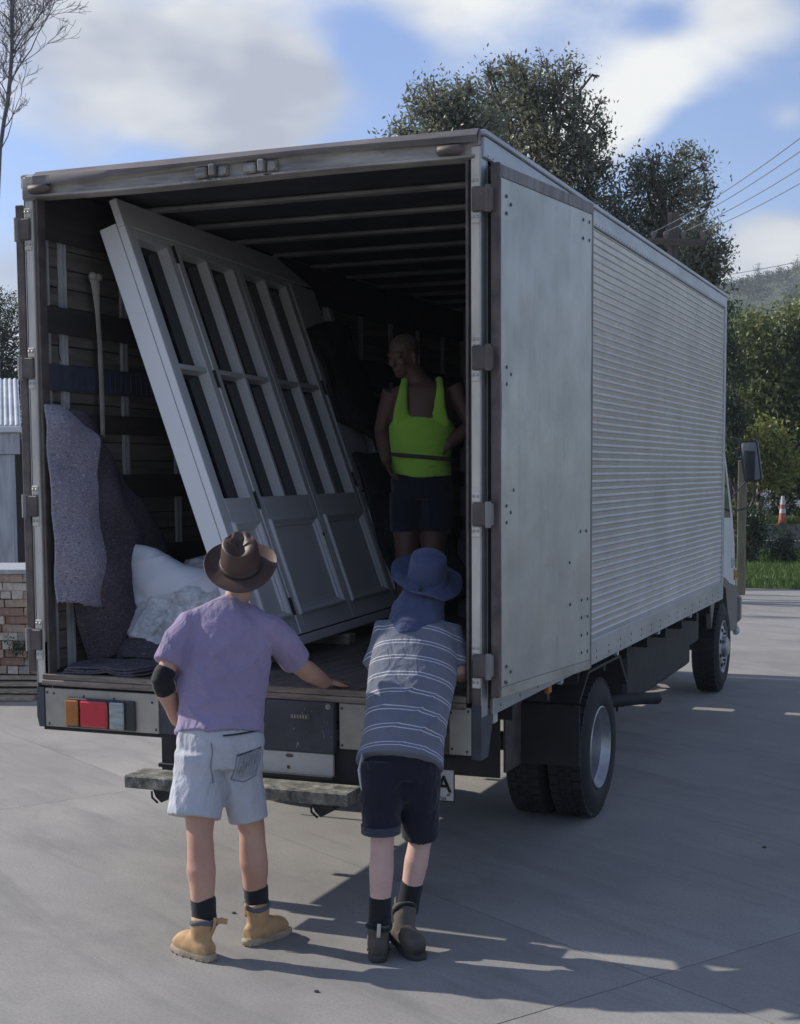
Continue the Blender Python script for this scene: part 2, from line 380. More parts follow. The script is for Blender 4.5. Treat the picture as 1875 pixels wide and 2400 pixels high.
MT['leaf_grey'] = leafmat('grey_green_leaf', [(0.095, 0.105, 0.065), (0.15, 0.165, 0.105), (0.22, 0.235, 0.16), (0.33, 0.335, 0.26)], .42, .36)
MT['leaf_dark'] = leafmat('dark_green_leaf', [(0.028, 0.042, 0.022), (0.045, 0.065, 0.03), (0.07, 0.095, 0.045)])
MT['leaf_hedge'] = leafmat('hedge_leaf', [(0.05, 0.08, 0.025), (0.09, 0.13, 0.04), (0.16, 0.19, 0.07), (0.28, 0.29, 0.13)])
MT['leaf_yellow'] = leafmat('yellow_green_leaf', [(0.12, 0.14, 0.03), (0.24, 0.26, 0.06), (0.32, 0.34, 0.12)])
MT['leaf_strap'] = leafmat('strap_leaf', [(0.03, 0.06, 0.02), (0.06, 0.11, 0.03), (0.11, 0.17, 0.05)], .3, .7)
MT['grass'] = leafmat('grass_blade', [(0.04, 0.085, 0.015), (0.08, 0.15, 0.03), (0.14, 0.21, 0.05)], .25)
MT['flower'] = leafmat('flower_petal', [(0.35, 0.37, 0.55), (0.5, 0.52, 0.6), (0.6, 0.6, 0.62)], .3, .8)
MT['lawn'] = worn('lawn_soil', (0.06, 0.11, 0.025), (0.035, 0.07, 0.018), .95, 0, 5)
MT['hill'] = worn('hill_scrub', (0.085, 0.105, 0.06), (0.045, 0.062, 0.04), .95, 0, .035, bump=0)
MT['hill_pale'] = worn('hill_pasture', (0.20, 0.23, 0.09), (0.14, 0.17, 0.07), .95, 0, .05, bump=0)


# ------------------------------------------------------------------ mesh helpers
class MB:
    def __init__(s): s.v = []; s.f = []; s.mi = []; s.cur = 0
    def add(s, vs, fs):
        o = len(s.v); s.v += [tuple(p) for p in vs]; s.f += [tuple(i + o for i in f) for f in fs]; s.mi += [s.cur] * len(fs); return s
    def box(s, x0, x1, y0, y1, z0, z1, T=None, bev=0.0):
        x0, x1 = sorted((x0, x1)); y0, y1 = sorted((y0, y1)); z0, z1 = sorted((z0, z1))
        if bev:
            b = min(bev, (x1 - x0) * .45, (y1 - y0) * .45, (z1 - z0) * .45)
            vs = []
            for sx in (0, 1):
                for sy in (0, 1):
                    for sz in (0, 1):
                        X = (x0, x1)[sx]; Y = (y0, y1)[sy]; Z = (z0, z1)[sz]
                        ix = X + (b if sx == 0 else -b); iy = Y + (b if sy == 0 else -b); iz = Z + (b if sz == 0 else -b)
                        vs += [(X, iy, iz), (ix, Y, iz), (ix, iy, Z)]
            def id(a, b_, c, k): return (a * 4 + b_ * 2 + c) * 3 + k
            fs = []
            for a in (0, 1):
                q = [id(a, 0, 0, 0), id(a, 1, 0, 0), id(a, 1, 1, 0), id(a, 0, 1, 0)]; fs.append(q if a else q[::-1])
                q = [id(0, a, 0, 1), id(0, a, 1, 1), id(1, a, 1, 1), id(1, a, 0, 1)]; fs.append(q if a else q[::-1])
                q = [id(0, 0, a, 2), id(1, 0, a, 2), id(1, 1, a, 2), id(0, 1, a, 2)]; fs.append(q if a else q[::-1])
            for a in (0, 1):
                for c in (0, 1):
                    q = [id(a, c, 0, 0), id(a, c, 1, 0), id(a, c, 1, 1), id(a, c, 0, 1)]; fs.append(q if (a != c) else q[::-1])
                    q = [id(a, 0, c, 0), id(a, 0, c, 2), id(a, 1, c, 2), id(a, 1, c, 0)]; fs.append(q if (a != c) else q[::-1])
                    q = [id(0, a, c, 1), id(1, a, c, 1), id(1, a, c, 2), id(0, a, c, 2)]; fs.append(q if (a != c) else q[::-1])
                    for e in (0, 1):
                        q = [id(a, c, e, 0), id(a, c, e, 1), id(a, c, e, 2)]; fs.append(q)
        else:
            vs = [(x, y, z) for x in (x0, x1) for y in (y0, y1) for z in (z0, z1)]
            fs = [(0, 1, 3, 2), (4, 6, 7, 5), (0, 4, 5, 1), (2, 3, 7, 6), (0, 2, 6, 4), (1, 5, 7, 3)]
        if T is not None: vs = [T @ Vector(p) for p in vs]
        return s.add(vs, fs)
    def loft(s, pts, rad, side=None, n=14, cap=True, power=2.0):
        """tube through pts; rad = r or (rx, ry); side = direction of rx"""
        pts = [Vector(p) for p in pts]; rings = []; k = len(pts)
        prev = None
        for i, p in enumerate(pts):
            t = (pts[min(i + 1, k - 1)] - pts[max(i - 1, 0)])
            t = t.normalized() if t.length > 1e-9 else Vector((0, 0, 1))
            sv = Vector(side) if side is not None else (prev if prev is not None else (Vector((1, 0, 0)) if abs(t.x) < .8 else Vector((0, 1, 0))))
            a = sv - t * sv.dot(t)
            a = a.normalized() if a.length > 1e-6 else Vector((1, 0, 0)); b = t.cross(a); prev = a
            r = rad[i] if isinstance(rad, (list, tuple)) and not (len(rad) == 2 and not isinstance(rad[0], (list, tuple)) and k != 2) else rad
            rx, ry = r if isinstance(r, (list, tuple)) else (r, r)
            ring = []
            for j in range(n):
                q = 2 * math.pi * j / n; cx, sy = math.cos(q), math.sin(q)
                if power != 2.0:
                    cx = math.copysign(abs(cx) ** (2 / power), cx); sy = math.copysign(abs(sy) ** (2 / power), sy)
                ring.append(p + a * rx * cx + b * ry * sy)
            rings.append(ring)
        vs = [p for r_ in rings for p in r_]; fs = []
        for i in range(k - 1):
            for j in range(n):
                fs.append((i * n + j, i * n + (j + 1) % n, (i + 1) * n + (j + 1) % n, (i + 1) * n + j))
        if cap: fs += [tuple(range(n))[::-1], tuple((k - 1) * n + j for j in range(n))]
        return s.add(vs, fs)
    def tube(s, a, b, r, n=10): return s.loft([a, b], [r, r], n=n)
    def ball(s, c, r, n=12):
        rx, ry, rz = r if isinstance(r, (tuple, list)) else (r, r, r); c = Vector(c); m_ = n // 2
        vs = [c + Vector((0, 0, -rz))]
        for i in range(1, m_):
            t = math.pi * i / m_ - math.pi / 2
            for j in range(n):
                q = 2 * math.pi * j / n; vs.append(c + Vector((rx * math.cos(t) * math.cos(q), ry * math.cos(t) * math.sin(q), rz * math.sin(t))))
        vs.append(c + Vector((0, 0, rz))); fs = []
        for j in range(n):
            fs.append((0, 1 + (j + 1) % n, 1 + j)); fs.append((len(vs) - 1, len(vs) - 1 - n + j, len(vs) - 1 - n + (j + 1) % n))
        for i in range(m_ - 2):
            for j in range(n): fs.append((1 + i * n + j, 1 + i * n + (j + 1) % n, 1 + (i + 1) * n + (j + 1) % n, 1 + (i + 1) * n + j))
        return s.add(vs, fs)
    def lathe(s, prof, T=None, n=32, close=False):
        """prof = [(r, z)], round local Z"""
        vs = [Vector((r * math.cos(2 * math.pi * j / n), r * math.sin(2 * math.pi * j / n), z)) for r, z in prof for j in range(n)]
        k = len(prof); fs = []
        for i in range(k if close else k - 1):
            for j in range(n):
                i2 = (i + 1) % k; fs.append((i * n + j, i * n + (j + 1) % n, i2 * n + (j + 1) % n, i2 * n + j))
        if T is not None: vs = [T @ p for p in vs]
        return s.add(vs, fs)
    def prism(s, poly, h0, h1, axis='z', T=None):
        """extrude a 2D polygon: axis x: poly=(y,z); y: (x,z); z: (x,y)"""
        def P(p, h): return (h, p[0], p[1]) if axis == 'x' else (p[0], h, p[1]) if axis == 'y' else (p[0], p[1], h)
        n = len(poly); vs = [P(p, h0) for p in poly] + [P(p, h1) for p in poly]
        fs = [tuple(range(n))[::-1], tuple(range(n, 2 * n))] + [(i, (i + 1) % n, n + (i + 1) % n, n + i) for i in range(n)]
        if T is not None: vs = [T @ Vector(p) for p in vs]
        return s.add(vs, fs)
    def grid(s, P):
        P = np.asarray(P); a, b = P.shape[:2]
        return s.add([tuple(p) for p in P.reshape(-1, 3)], [(i * b + j, i * b + j + 1, (i + 1) * b + j + 1, (i + 1) * b + j) for i in range(a - 1) for j in range(b - 1)])
    def mesh(s, name='m'):
        me = bpy.data.meshes.new(name); me.from_pydata(s.v, [], s.f); me.update(); return me


def fix_normals(me):
    bm = bmesh.new(); bm.from_mesh(me); bmesh.ops.recalc_face_normals(bm, faces=bm.faces[:]); bm.to_mesh(me); bm.free()


def W(o):
    m = Matrix(); ch = []
    while o is not None: ch.append(o); o = o.parent
    for q in reversed(ch): m = m @ q.matrix_parent_inverse @ q.matrix_basis
    return m


def obj(name, mb, mats, parent=None, smooth=None, local=False, label=None, kind=None, fixn=True):
    me = mb if isinstance(mb, bpy.types.Mesh) else mb.mesh(name)
    me.name = name
    if fixn and len(me.polygons) < 60000: fix_normals(me)
    if not isinstance(mats, (list, tuple)): mats = [mats]
    if not me.materials:
        for q in mats: me.materials.append(MT[q] if isinstance(q, str) else q)
    if isinstance(mb, MB) and len(mats) > 1 and len(me.polygons) == len(mb.mi): me.polygons.foreach_set('material_index', mb.mi)
    if smooth is not None:
        me.polygons.foreach_set('use_smooth', [True] * len(me.polygons))
        if smooth < 180:
            try: me.set_sharp_from_angle(angle=R(smooth))
            except Exception: pass
    o = bpy.data.objects.new(name, me); col.objects.link(o)
    if parent is not None:
        o.parent = parent
        if not local: o.matrix_parent_inverse = W(parent).inverted()
    if label: o['label'] = label
    if kind: o['kind'] = kind
    return o


def tag(o, label=None, cat=None, group=None, kind=None):
    if label: o['label'] = label
    if cat: o['category'] = cat
    if group: o['group'] = group
    if kind: o['kind'] = kind
    return o


def thing(name, label, cat, loc=(0, 0, 0), group=None, mat=None):
    o = bpy.data.objects.new(name, None); col.objects.link(o); o.empty_display_size = .2
    if mat is not None: o.matrix_basis = mat
    else: o.location = loc
    return tag(o, label, cat, group)


def dup(o, M_=None, parent=None, label=None, group=None):
    """linked copy of one object, moved by the world matrix M_"""
    c = o.copy(); col.objects.link(c)
    if parent is not None: c.parent = parent
    if M_ is not None: c.matrix_basis = M_ @ c.matrix_basis if parent is None else c.matrix_basis @ M_
    if label: c['label'] = label
    if group: c['group'] = group
    return c


def fuse(mb, voxel, smooth=6, factor=.6):
    me = mb.mesh('tmp') if isinstance(mb, MB) else mb
    fix_normals(me)
    o = bpy.data.objects.new('tmp', me); col.objects.link(o)
    md = o.modifiers.new('r', 'REMESH'); md.mode = 'VOXEL'; md.voxel_size = voxel; md.adaptivity = 0
    if smooth:
        sm = o.modifiers.new('s', 'SMOOTH'); sm.iterations = smooth; sm.factor = factor
    dg = bpy.context.evaluated_depsgraph_get()
    out = bpy.data.meshes.new_from_object(o.evaluated_get(dg))
    bpy.data.objects.remove(o); bpy.data.meshes.remove(me)
    return out


def arr(me):
    a = np.empty(len(me.vertices) * 3); me.vertices.foreach_get('co', a); return a.reshape(-1, 3)


def put(me, a): me.vertices.foreach_set('co', a.reshape(-1)); me.update()


def norms(me):
    a = np.empty(len(me.vertices) * 3); me.vertex_normals.foreach_get('vector', a); return a.reshape(-1, 3)


def wrinkle(me, fn):
    """move vertices along their normals by fn(points) metres"""
    a = arr(me); n = norms(me); put(me, a + n * np.asarray(fn(a))[:, None]); return me


def vn(a, scale, off=0.0):
    s = np.asarray(scale, float) * np.ones(3)
    return np.array([mnoise.noise(Vector((p[0] * s[0] + off, p[1] * s[1] - off, p[2] * s[2] + off * .5))) for p in a])


def folds(a, direction, freq, amp, centre=None, radius=None, seed=0.0):
    """sharp-topped cloth folds running across `direction`"""
    d = np.asarray(direction, float); d /= np.linalg.norm(d)
    wob = vn(a, 5, seed) * .05
    t = (a @ d + wob) * freq
    f = (1 - np.abs(np.sin(t * math.pi))) ** 3.0 * amp * 1.55
    m_ = .5 + .5 * vn(a, 6, seed + 3)
    f = f * np.clip(m_ * 1.6 - .4, 0, 1)
    if centre is not None: f *= np.exp(-(((a - np.asarray(centre)) ** 2).sum(1)) / radius ** 2)
    return f


LAST = {}


def leaf_cloud(name, centres, radii, n, size, mat, parent=None, seed=1, squash=1.0, tone_dir=None, fill=.55, shape='quad', kind=None, aspect=.45, up=0.0):
    """n small leaves in clumps spread through ellipsoids"""
    g = np.random.default_rng(seed)
    centres = np.asarray(centres, float); radii = np.asarray(radii, float)
    if radii.ndim == 1: radii = np.repeat(radii[:, None], 3, 1)
    vol = radii.prod(1) ** (2 / 3); pr = vol / vol.sum()
    ncl = max(8, n // 34)
    ci = g.choice(len(centres), ncl, p=pr)
    d = g.normal(size=(ncl, 3)); d /= np.linalg.norm(d, axis=1)[:, None]
    rr = g.random(ncl) ** (1 / 3) * (1 - fill) + fill; rr = np.where(g.random(ncl) < .25, g.random(ncl), rr)
    rr *= 1 + .12 * g.normal(size=ncl)
    cl = centres[ci] + d * radii[ci] * rr[:, None]
    tone_c = g.random(ncl)
    li = g.integers(0, ncl, n)
    sp = size * 1.9 * (.6 + .9 * g.random(ncl))[li][:, None]
    dv_ = g.normal(size=(n, 3)); dv_ /= np.linalg.norm(dv_, axis=1)[:, None]
    pos = cl[li] + dv_ * (g.random(n) ** .6)[:, None] * sp * 2.0 * np.array([1, 1, .9])
    LAST['cl'] = cl; LAST['ci'] = ci
    ax = g.normal(size=(n, 3)) + np.array([0, 0, up]); ax /= np.linalg.norm(ax, axis=1)[:, None]
    bx = np.cross(ax, g.normal(size=(n, 3))); bx /= np.linalg.norm(bx, axis=1)[:, None]
    sz = size * (.6 + .8 * g.random(n)); wd = sz * aspect
    nn = np.cross(ax, bx)
    V = np.empty((n, 4, 3))
    V[:, 0] = pos; V[:, 1] = pos + ax * sz[:, None] * .5 + bx * wd[:, None] * .5 + nn * wd[:, None] * .12
    V[:, 2] = pos + ax * sz[:, None]; V[:, 3] = pos + ax * sz[:, None] * .5 - bx * wd[:, None] * .5 + nn * wd[:, None] * .12
    me = bpy.data.meshes.new(name)
    me.vertices.add(n * 4); me.vertices.foreach_set('co', V.reshape(-1))
    me.loops.add(n * 4); me.loops.foreach_set('vertex_index', np.arange(n * 4))
    me.polygons.add(n); me.polygons.foreach_set('loop_start', np.arange(n) * 4); me.polygons.foreach_set('loop_total', np.full(n, 4))
    me.update()
    at_ = me.attributes.new('tone', 'FLOAT', 'FACE')
    tone = np.clip(tone_c[li] * .6 + g.random(n) * .4, 0, 1)
    at_.data.foreach_set('value', tone)
    return obj(name, me, mat, parent, kind=kind, fixn=False)


def limb(mb, a, b, r0, r1, wob=.05, seg=5, g=random):
    a = Vector(a); b = Vector(b); pts = []; L_ = (b - a).length
    for i in range(seg + 1):
        t = i / seg; p = a.lerp(b, t)
        if 0 < i < seg: p += Vector((g.uniform(-1, 1), g.uniform(-1, 1), g.uniform(-.3, .3))) * wob * L_
        pts.append(p)
    mb.loft(pts, [r0 + (r1 - r0) * i / seg for i in range(seg + 1)], n=6)
    return pts


# ================================================================== GROUND
gb = MB(); gb.box(-600, 500, -60, 900, -0.6, -0.09)
tag(obj('ground', gb, 'soil'), 'bare soil under the yard and fields', kind='structure')
drive = bpy.data.objects.new('driveway', None); col.objects.link(drive); tag(drive, 'grey concrete driveway of large slabs with thin joints', kind='structure')
drive.location = (2.05, -.35, 0); drive.rotation_euler = (0, 0, R(-31.7))
db = MB(); db.box(-26, 28, -13, 34, -0.11, -0.035)
obj('slab_bed', db, 'joint', drive, local=True)
SL = 4.55
sb = MB(); sb.box(.003, SL - .003, .003, SL - .003, -.034, 0)
slab0 = obj('concrete_slab', sb, 'concrete', drive, local=True)
first = True
for i in range(-5, 6):
    for j in range(-3, 7):
        s_ = slab0 if first else slab0.copy()
        if not first: col.objects.link(s_); s_.parent = drive
        first = False
        s_.location = (i * SL, j * SL, random.uniform(-.002, 0))
lb = MB(); lb.grid([[(x, y, .03 + .02 * math.sin(x * .7) * math.sin(y * .5) - (.05 if j == 0 else 0)) for x in np.linspace(-30, 40, 60)] for j, y in enumerate((19.62, 19.75, 21, 23, 25, 27, 29, 60))])
obj('lawn', lb, 'lawn', kind='structure')
# grass blades (nobody could count them)
g = np.random.default_rng(5)
n = 60000
px = g.uniform(-4.5, 3.5, n); py = 19.6 + g.random(n) ** .9 * 8.4
hgt = .05 + .07 * g.random(n) + .05 * (g.random(n) < .1); hgt = np.where(py > 27, hgt * 2.2, hgt)
V = np.zeros((n, 3, 3)); an = g.uniform(0, 6.28, n); wd = .008 + .006 * g.random(n)
V[:, 0] = np.stack([px - np.cos(an) * wd, py - np.sin(an) * wd, np.full(n, .02)], 1); V[:, 1] = np.stack([px + np.cos(an) * wd, py + np.sin(an) * wd, np.full(n, .02)], 1)
V[:, 2] = np.stack([px + g.normal(size=n) * .03, py + g.normal(size=n) * .03, .03 + hgt], 1)
me = bpy.data.meshes.new('grass'); me.vertices.add(n * 3); me.vertices.foreach_set('co', V.reshape(-1)); me.loops.add(n * 3); me.loops.foreach_set('vertex_index', np.arange(n * 3))
me.polygons.add(n); me.polygons.foreach_set('loop_start', np.arange(n) * 3); me.polygons.foreach_set('loop_total', np.full(n, 3)); me.update()
me.attributes.new('tone', 'FLOAT', 'FACE').data.foreach_set('value', g.random(n))
tag(obj('grass', me, 'grass', fixn=False), 'green grass growing behind the front of the truck', 'grass', kind='stuff')
# stray debris on the concrete
for k, (x, y) in enumerate(((.02, -.2), (.83, -1.0), (2.2, 1.9), (-.9, -1.35))):
    b_ = MB(); b_.ball((x, y, .004), (.013, .008, .006), 8)
    tag(obj('pebble', b_, 'soil'), ['small dark crumb on the concrete between the two men', 'tiny dark crumb in front of the striped man', 'tiny pebble in the truck shadow', 'tiny pebble on the sunlit concrete at lower left'][k], 'pebble')

# ================================================================== TRUCK
truck = thing('box_truck', 'old silver box truck with open rear doors and corrugated aluminium side', 'truck')
T = truck
DZ = 1.067


def P(name, mb, mat, **k): return obj(name, mb, mat, T, **k)


# deck boards
for i in range(8):
    x0 = -1.14 + i * .285
    b_ = MB(); b_.box(x0 + .002, x0 + .283, .03, 6.4, DZ - .028 - random.random() * .002, DZ - random.random() * .003, bev=.003)
    P('floor_board', b_, 'deck')
b_ = MB(); b_.box(-1.14, 1.14, .03, 6.4, .99, 1.034); P('deck_frame', b_, 'chassis')
# threshold
b_ = MB(); b_.box(-1.165, 1.125, -.022, .028, 1.042, DZ + .004, bev=.004); b_.box(-1.165, 1.125, -.026, .0, 1.012, 1.0405, bev=.003)
P('threshold', b_, 'deck_edge')
b_ = MB()
for i in range(30):
    x = -1.1 + i * .076; b_.ball((x, -.004, DZ + .004), (.008, .008, .003), 6)
P('threshold_rivets', b_, 'rivet', kind='stuff')
# rear posts
for s, nm in ((1, 'R'), (-1, 'L')):
    b_ = MB()
    x_in, x_a, x_b, x_o = 1.125, 1.138, 1.152, 1.2
    b_.box(s * x_in, s * x_a, -.010, .055, 1.04, 3.45, bev=.003)
    b_.box(s * x_a, s * x_b, .012, .055, 1.04, 3.45)
    q = P('door_jamb', b_, 'brown_steel')
    b_ = MB(); b_.box(s * x_b, s * (x_o - .004), -.014, .05, 1.235 if s > 0 else 1.02, 3.50, bev=.004)
    P('rear_post', b_, 'cream_post')
    b_ = MB(); b_.box(s * x_b, s * (x_o - .004), -.013, .05, 1.015, 1.2345, bev=.004); P('post_foot', b_, 'brown_steel')
    b_ = MB(); b_.box(s * 1.1965, s * 1.2, -.016, .065, .98, 3.50); b_.box(s * 1.2005, s * 1.203, .062, .066, 1.0, 3.45)
    P('post_side', b_, 'alu_rail')
    b_ = MB(); b_.box(s * 1.2005, s * 1.212, .068, .112, 1.05, 3.43, bev=.003); P('side_seal', b_, 'gasket')
# worn edge line on the inner side of the opening
# header with curled top flange
b_ = MB()
xs = np.linspace(-1.17, 1.17, 40)
prof = lambda x: [(-.004, 3.447), (-.028, 3.452), (-.028, 3.463), (-.010, 3.468), (-.012, 3.515 + .012 * math.sin(x * 2.1 + .4)), (-.035, 3.527 + .010 * math.sin(x * 1.7)), (-.040, 3.548), (-.014, 3.566), (.10, 3.570), (.10, 3.455)]
rings = [[(x, y, z + .004 * math.sin(x * 3)) for y, z in prof(x)] for x in xs]
vsx = [p for r_ in rings for p in r_]; k_ = len(rings[0]); fsx = [(i * k_ + j, i * k_ + (j + 1) % k_, (i + 1) * k_ + (j + 1) % k_, (i + 1) * k_ + j) for i in range(len(xs) - 1) for j in range(k_)]
fsx += [tuple(range(k_)), tuple(len(vsx) - k_ + j for j in range(k_))]
b_.add(vsx, fsx); P('header_beam', b_, 'header', smooth=40)
b_ = MB()
for i in range(39):
    x = xs[i]; x2 = xs[i + 1]
    for (xa, za) in ((x, 0),): pass
rings = [[(x, -.046 - .004 * math.sin(x * 5), 3.520 + .014 * math.sin(x * 2.3 + 1)), (x, -.050, 3.545 + .004 * math.sin(x * 4)), (x, -.020, 3.574), (x, .03, 3.576), (x, .03, 3.571), (x, -.018, 3.568), (x, -.044, 3.541), (x, -.040, 3.522 + .014 * math.sin(x * 2.3 + 1))] for x in np.linspace(-1.12, 1.19, 40)]
vsx = [p for r_ in rings for p in r_]; k_ = 8
b_.add(vsx, [(i * k_ + j, i * k_ + (j + 1) % k_, (i + 1) * k_ + (j + 1) % k_, (i + 1) * k_ + j) for i in range(39) for j in range(k_)] + [tuple(range(k_)), tuple(39 * k_ + j for j in range(k_))])
P('rain_flange', b_, 'header_dark', smooth=50)
b_ = MB(); b_.box(-1.205, -1.12, -.03, .06, 3.44, 3.555, bev=.01); b_.box(-1.215, -1.195, -.02, .2, 3.50, 3.566, bev=.005); P('corner_cap', b_, 'header')
b_ = MB(); b_.box(1.13, 1.1955, -.018, .06, 3.502, 3.56, bev=.006); P('corner_cap', b_, 'header')
# lock keepers on the header
for xc, r_ in ((-.127, .07), (.13, .07)):
    b_ = MB(); b_.box(xc - .085, xc - .02, -.05, -.012, 3.468, 3.515, bev=.008); b_.box(xc - .005, xc + .025, -.055, -.012, 3.472, 3.525, bev=.004)
    b_.box(xc + .03, xc + .085, -.030, -.012, 3.470, 3.520, bev=.006); b_.loft([(xc + .065, -.03, 3.492), (xc + .065, -.042, 3.492)], [.02, .02], n=14)
    P('lock_keeper', b_, 'header', smooth=35)
for xc in (-1.09, 1.065):
    b_ = MB(); b_.loft([(xc - .06, -.03, 3.487), (xc - .05, -.04, 3.487), (xc + .045, -.04, 3.488), (xc + .055, -.03, 3.488)], [.012, .022, .022, .012], n=14)
    P('lock_keeper', b_, 'brown_steel', smooth=60)
# white scuffs on the header lip
b_ = MB()
for i in range(16):
    x = random.uniform(-.28, .24); b_.box(x, x + random.uniform(.01, .045), -.0295, -.0281, 3.4535 + random.uniform(0, .004), 3.459 + random.uniform(0, .003))
P('paint_scuffs', b_, 'white_panel', kind='stuff')

# hinges
HZ = (3.27, 2.585, 1.895, 1.215)
for s in (1, -1):
    for z in HZ:
        if s < 0: z += .03
        t = bpy.data.objects.new('hinge', None); col.objects.link(t); t.parent = T; t.location = (s * 1.175, -.02, z)
        for dz in (-.078, .078):
            b_ = MB(); b_.box(s * 1.156, s * 1.196, -.024, -.0145, z + dz - .024, z + dz + .024, bev=.004)
            obj('hinge_plate', b_, 'cream_post', t)
            for dx in (-.010, .010):
                b_ = MB(); b_.ball((s * 1.176 + dx, -.025, z + dz + .004), (.0075, .005, .0075), 10); obj('hinge_bolt', b_, 'bolt', t, smooth=60)
        b_ = MB(); b_.box(s * 1.160, s * 1.228, -.034, -.0145, z - .052, z + .052, bev=.005); obj('hinge_strap', b_, 'brown_steel', t)
        b_ = MB(); b_.loft([(s * 1.236, -.03, z - .058), (s * 1.236, -.03, z + .058)], [.014, .014], n=12); b_.box(s * 1.212, s * 1.25, -.03, .04, z - .05, z + .05, bev=.004)
        obj('hinge_knuckle', b_, 'gasket_grey' if s > 0 and z < 2 else 'brown_steel' if s > 0 else 'gasket_grey', t, smooth=50)

# side walls: corrugated sheets
PITCH_ = .0417
def corr(y0, y1, s, x=1.2, seg=14, depth=.0095):
    zs = []; z = 1.115
    while z < 3.44:
        zs += [(z, 0), (z + .022, depth * .35), (z + .0285, depth), (z + .0305, depth), (z + .0385, depth * .06)]; z += PITCH_
    ys = np.linspace(y0, y1, seg)
    G = []
    for y in ys:
        G.append([(s * (x + d + .0035 * mnoise.noise(Vector((y * 1.4, zz * 1.1, 3))) + .004 * max(0, mnoise.noise(Vector((y * 3.1, zz * 3.1, 9))) - .3)), y, min(zz, 3.452)) for zz, d in zs])
    b = MB(); b.grid(G); return b
ye = [.12, 1.45, 2.72, 3.94, 5.16, 6.40]
for s in (1, -1):
    for i in range(5):
        me_o = P('corrugated_sheet', corr(ye[i], ye[i + 1] + .006, s, 1.2 + (.0008 if i % 2 else 0), seg=26 if s > 0 else 4), 'alu_corr')
        if s > 0:
            b_ = MB()
            for k in range(56):
                b_.ball((1.2045, ye[i + 1] - .012, 1.127 + k * PITCH_ ), (.003, .004, .004), 6)
            if i in (0, 3): P('seam_rivets', b_, 'alu_corr', kind='stuff')
    # rails
    b_ = MB(); b_.box(s * 1.192, s * 1.214, .115, 6.46, .972, 1.118, bev=.004); P('bottom_rail', b_, 'alu_rail')
    b_ = MB(); b_.box(s * 1.190, s * 1.213, .0, 6.47, 3.450, 3.545, bev=.006); b_.box(s * 1.17, s * 1.222, -.01, 6.48, 3.545, 3.571, bev=.005); P('top_rail', b_, 'alu_rail')
    b_ = MB(); b_.box(s * 1.188, s * 1.212, 6.40, 6.48, 1.0, 3.54, bev=.006); P('front_corner_post', b_, 'alu_rail')
    b_ = MB()
    y = .22
    while y < 6.4:
        for z in (1.005, 1.045): b_.ball((s * 1.214, y, z), (.004, .007, .009), 6)
        y += .30
    for k in range(90): b_.ball((s * 1.2135, .04 + k * .071, 3.464), (.003, .0045, .0045), 5)
    P('rail_rivets', b_, 'rivet', kind='stuff')
b_ = MB(); b_.box(-1.19, 1.19, 6.40, 6.46, 1.0, 3.54); P('front_bulkhead', b_, 'alu_rail')
b_ = MB(); b_.box(-1.19, 1.19, .10, 6.46, 3.545, 3.566); P('roof_sheet', b_, 'alu_rail')
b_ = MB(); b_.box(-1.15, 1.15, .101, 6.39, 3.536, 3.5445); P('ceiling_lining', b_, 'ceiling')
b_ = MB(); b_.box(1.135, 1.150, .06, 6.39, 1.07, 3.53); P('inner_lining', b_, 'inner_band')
# ceiling bows
for y in (.87, 1.44, 2.03, 2.62, 3.20, 3.80, 4.40, 4.98, 5.55, 6.1):
    b_ = MB(); b_.box(-1.135, 1.135, y - .02, y + .02, 3.5275, 3.5355, bev=.002); b_.box(-1.135, 1.135, y - .040, y + .040, 3.510, 3.527, bev=.003)
    P('roof_bow', b_, 'bow')
# sagging lining inside header
b_ = MB(); b_.grid([[(x, y, 3.522 - .012 * math.sin(max(0, y - .12) / .28 * math.pi) - .006 * mnoise.noise(Vector((x * 2, y * 4, 0)))) for x in np.linspace(-1.13, 1.13, 20)] for y in np.linspace(.11, .40, 8)])
P('sagging_liner', b_, 'ceiling', smooth=180)

# left inner wall: slats behind, galvanised struts, plywood bands, slotted rail
b_ = MB(); b_.box(-1.1895, -1.1872, .06, 6.395, 1.0, 3.54); P('light_block_sheet', b_, 'inner_band')  # unseen sheet added to stop sunlight leaking through the slat gaps
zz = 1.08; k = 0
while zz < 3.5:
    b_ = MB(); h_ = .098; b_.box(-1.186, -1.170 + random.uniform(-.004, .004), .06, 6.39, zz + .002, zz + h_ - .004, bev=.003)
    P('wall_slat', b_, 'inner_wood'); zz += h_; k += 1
for y in (.085, .235, .80, 1.35, 1.9, 2.45, 3.0, 3.55, 4.1, 4.7, 5.3, 5.9):
    b_ = MB(); wv = .026
    b_.box(-1.169, -1.150, y - wv, y - wv + .016, 1.08, 3.52); b_.box(-1.169, -1.150, y + wv - .016, y + wv, 1.08, 3.52); b_.box(-1.169, -1.163, y - wv + .016, y + wv - .016, 1.08, 3.52)
    P('wall_strut', b_, 'inner_strut')
for z0, z1, m_ in ((3.262, 3.52, 'inner_band'), (2.80, 2.935, 'inner_band'), (2.30, 2.40, 'inner_band'), (1.95, 2.08, 'inner_band'), (1.55, 1.68, 'inner_band')):
    b_ = MB(); b_.box(-1.1485, -1.134, .06, 6.38, z0, z1, bev=.003); P('wall_band', b_, m_)
b_ = MB(); b_.box(-1.1485, -1.138, .06, 6.38, 2.51, 2.645, bev=.003); rail = P('slotted_rail', b_, 'inner_rail')
b_ = MB()
for i in range(60):
    y = .10 + i * .052
    b_.box(-1.1385, -1.134, y, y + .012, 2.53, 2.62)
obj('rail_slots', b_, 'inner_rail', rail, kind='stuff')
b_ = MB()
for y0, z0, y1, z1 in ((.1, 1.50, .3, 1.45), (.07, 1.2, .075, 1.45), (.21, 1.22, .218, 1.44)):
    pass
